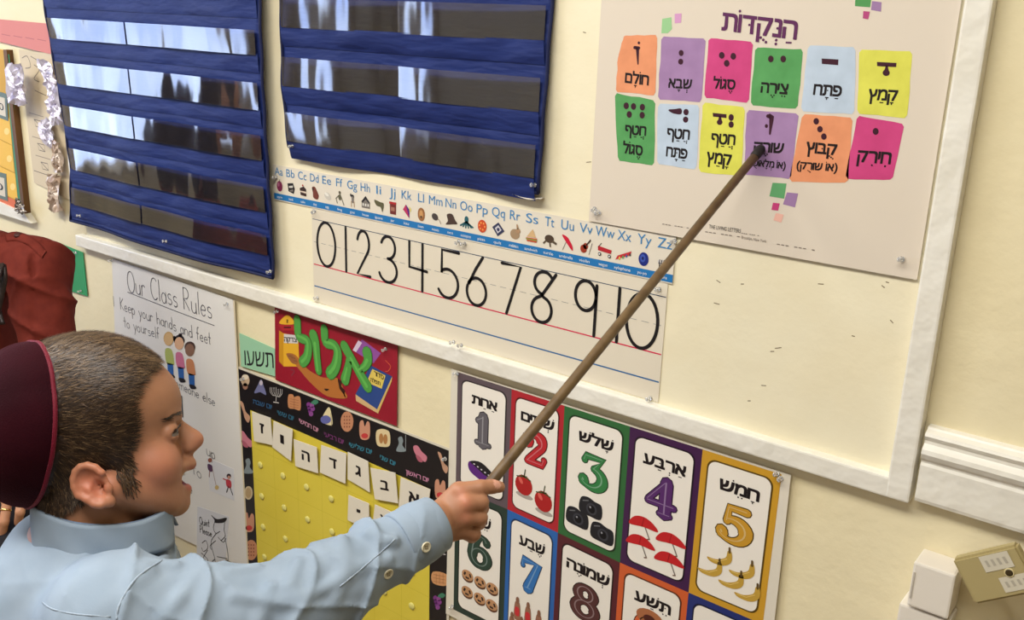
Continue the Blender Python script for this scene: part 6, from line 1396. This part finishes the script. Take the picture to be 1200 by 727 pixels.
# ================================================================== PUSH PINS
clear = bpy.data.materials.new('clear_plastic'); clear.use_nodes = True; cb = clear.node_tree.nodes['Principled BSDF']
cb.inputs['Base Color'].default_value = (.95, .95, .93, 1); cb.inputs['Roughness'].default_value = .06; cb.inputs['Transmission Weight'].default_value = .8; cb.inputs['IOR'].default_value = 1.45; cb.inputs['Specular IOR Level'].default_value = .8
steel = nodemat('pin_steel', (190, 190, 186), None, rough=.25, metal=1, bump=0)
def pin(px, py, y, label, first=[None, None]):
    p = wall_pt(px, py, y)
    if first[0] is None:
        mb = MB(); z0 = (0, 0, 0); mb.lathe(z0, (0, -1, 0), [(.0046, .0), (.0049, .0008), (.0046, .0018), (.0028, .0030), (.0024, .0065), (.0032, .0085), (.0042, .0095), (.0042, .0108), (.0036, .0115), (.0005, .0117)], clear, 18)
        o = mb.build('push_pin', origin=(0, 0, 0), smooth=True)
        mb = MB(); mb.lathe((0, .006, 0), (0, -1, 0), [(.0001, 0), (.0006, .002), (.0006, .0125)], steel, 8); c = mb.build('needle', o, smooth=True); first[0], first[1] = o, c
    else:
        o = first[0].copy(); COL.objects.link(o); c = first[1].copy(); COL.objects.link(c); c.parent = o
    o.location = p; o.scale = (.8, .8, .8); o.rotation_euler = (random.uniform(-.25, .25), 0, random.uniform(-.25, .25)); tag(o, label, 'push pin', 'clear push pins'); return o
for px, py, y, l in [
    (343, 171, -.020, 'clear push pin at the lower left corner of the middle pocket chart'), (627, 217, -.021, 'clear push pin at the lower right corner of the middle pocket chart'), (94, 253, -.0355, 'clear push pin at the lower left corner of the far left pocket chart'), (317, 318, -.0355, 'clear push pin at the lower right corner of the far left pocket chart'), (195, 283, -.0355, 'clear push pin midway along the lower edge of the far left pocket chart'),
    (697, 245, NY - .001, 'upper pin of the pair at the lower left corner of the vowel poster'), (702, 249, NY - .001, 'lower pin of the pair at the lower left corner of the vowel poster'), (1057, 304, NY - .001, 'clear push pin at the lower right corner of the vowel poster'), (324, 208, AY - .001, 'clear push pin at the left end of the alphabet strip'), (791, 283, AY - .001, 'clear push pin at the right end of the alphabet strip by the Zz'),
    (368.5, 247.5, -.006, 'clear push pin at the upper left corner of the number strip'), (372, 349, -.006, 'clear push pin at the lower left corner of the number strip'), (538, 283, -.006, 'left one of two pins just under the alphabet strip above the 5'), (545, 286, -.006, 'right one of two pins just under the alphabet strip above the 5'), (772, 339, -.006, 'clear push pin at the upper right corner of the number strip by the 10'), (762, 467, -.006, 'clear push pin at the lower right corner of the number strip'),
    (532, 401, -.022, 'left one of two pins in the bottom frame rail above the number poster'), (541, 405, -.022, 'right one of two pins in the bottom frame rail above the number poster'), (374, 349.5, -.022, 'clear push pin in the frame rail under the digit 0') if False else (536, 438, CY - .001, 'clear push pin at the upper left corner of the Hebrew number poster'),
    (911, 556, CY - .001, 'left one of two pins at the upper right corner of the gold card'), (915, 561, CY - .001, 'right one of two pins at the upper right corner of the gold card'), (530, 711, CY - .001, 'clear push pin at the lower left of the number poster by the dark green card'),
    (325, 365, EY - .001, 'clear push pin at the upper left corner of the crimson card'), (452, 409, EY - .001, 'clear push pin at the upper right corner of the crimson card'), (285, 444, KY - .001, 'clear push pin at the upper left corner of the black bordered calendar'), (522, 538, KY - .001, 'clear push pin at the upper right corner of the black bordered calendar'),
    (131, 305, RY - .001, 'clear push pin at the upper left corner of the class rules chart'), (266, 356, RY - .001, 'clear push pin at the upper right corner of the class rules chart'), (89, 296, -.005, 'upper clear pin in the green paper sign'), (95, 341, -.005, 'lower clear pin in the green paper sign')]: pin(px, py, y, l)
# curled scrap of paper behind the chart corner
mb = MB(); V = []; F = []
for i in range(9):
    t = i / 8; a = wall_pt(602 + 36 * t, 224 + 8 * t, -.006); b = wall_pt(606 + 30 * t, 229 + 3 * t + 4 * math.sin(pi * t), -.02); V += [a, (np.array(a) + b) / 2 + V3(0, -.008, -.001), b]
for i in range(8):
    for k in range(2): F.append([i * 3 + k, i * 3 + k + 1, i * 3 + k + 4, i * 3 + k + 3])
n0 = len(V); V += [np.array(p) + V3(0, .0003, .0006) for p in V]; F += [[n0 + i for i in f[::-1]] for f in F]
o = mesh_obj('paper_curl', V, F, M((214, 206, 190), .5), origin=tuple(V[12]), smooth=True); tag(o, 'curled white paper scrap under the lower right corner of the middle pocket chart', 'paper')
for o in SC.objects:
    if '_org' in o.keys(): del o['_org']
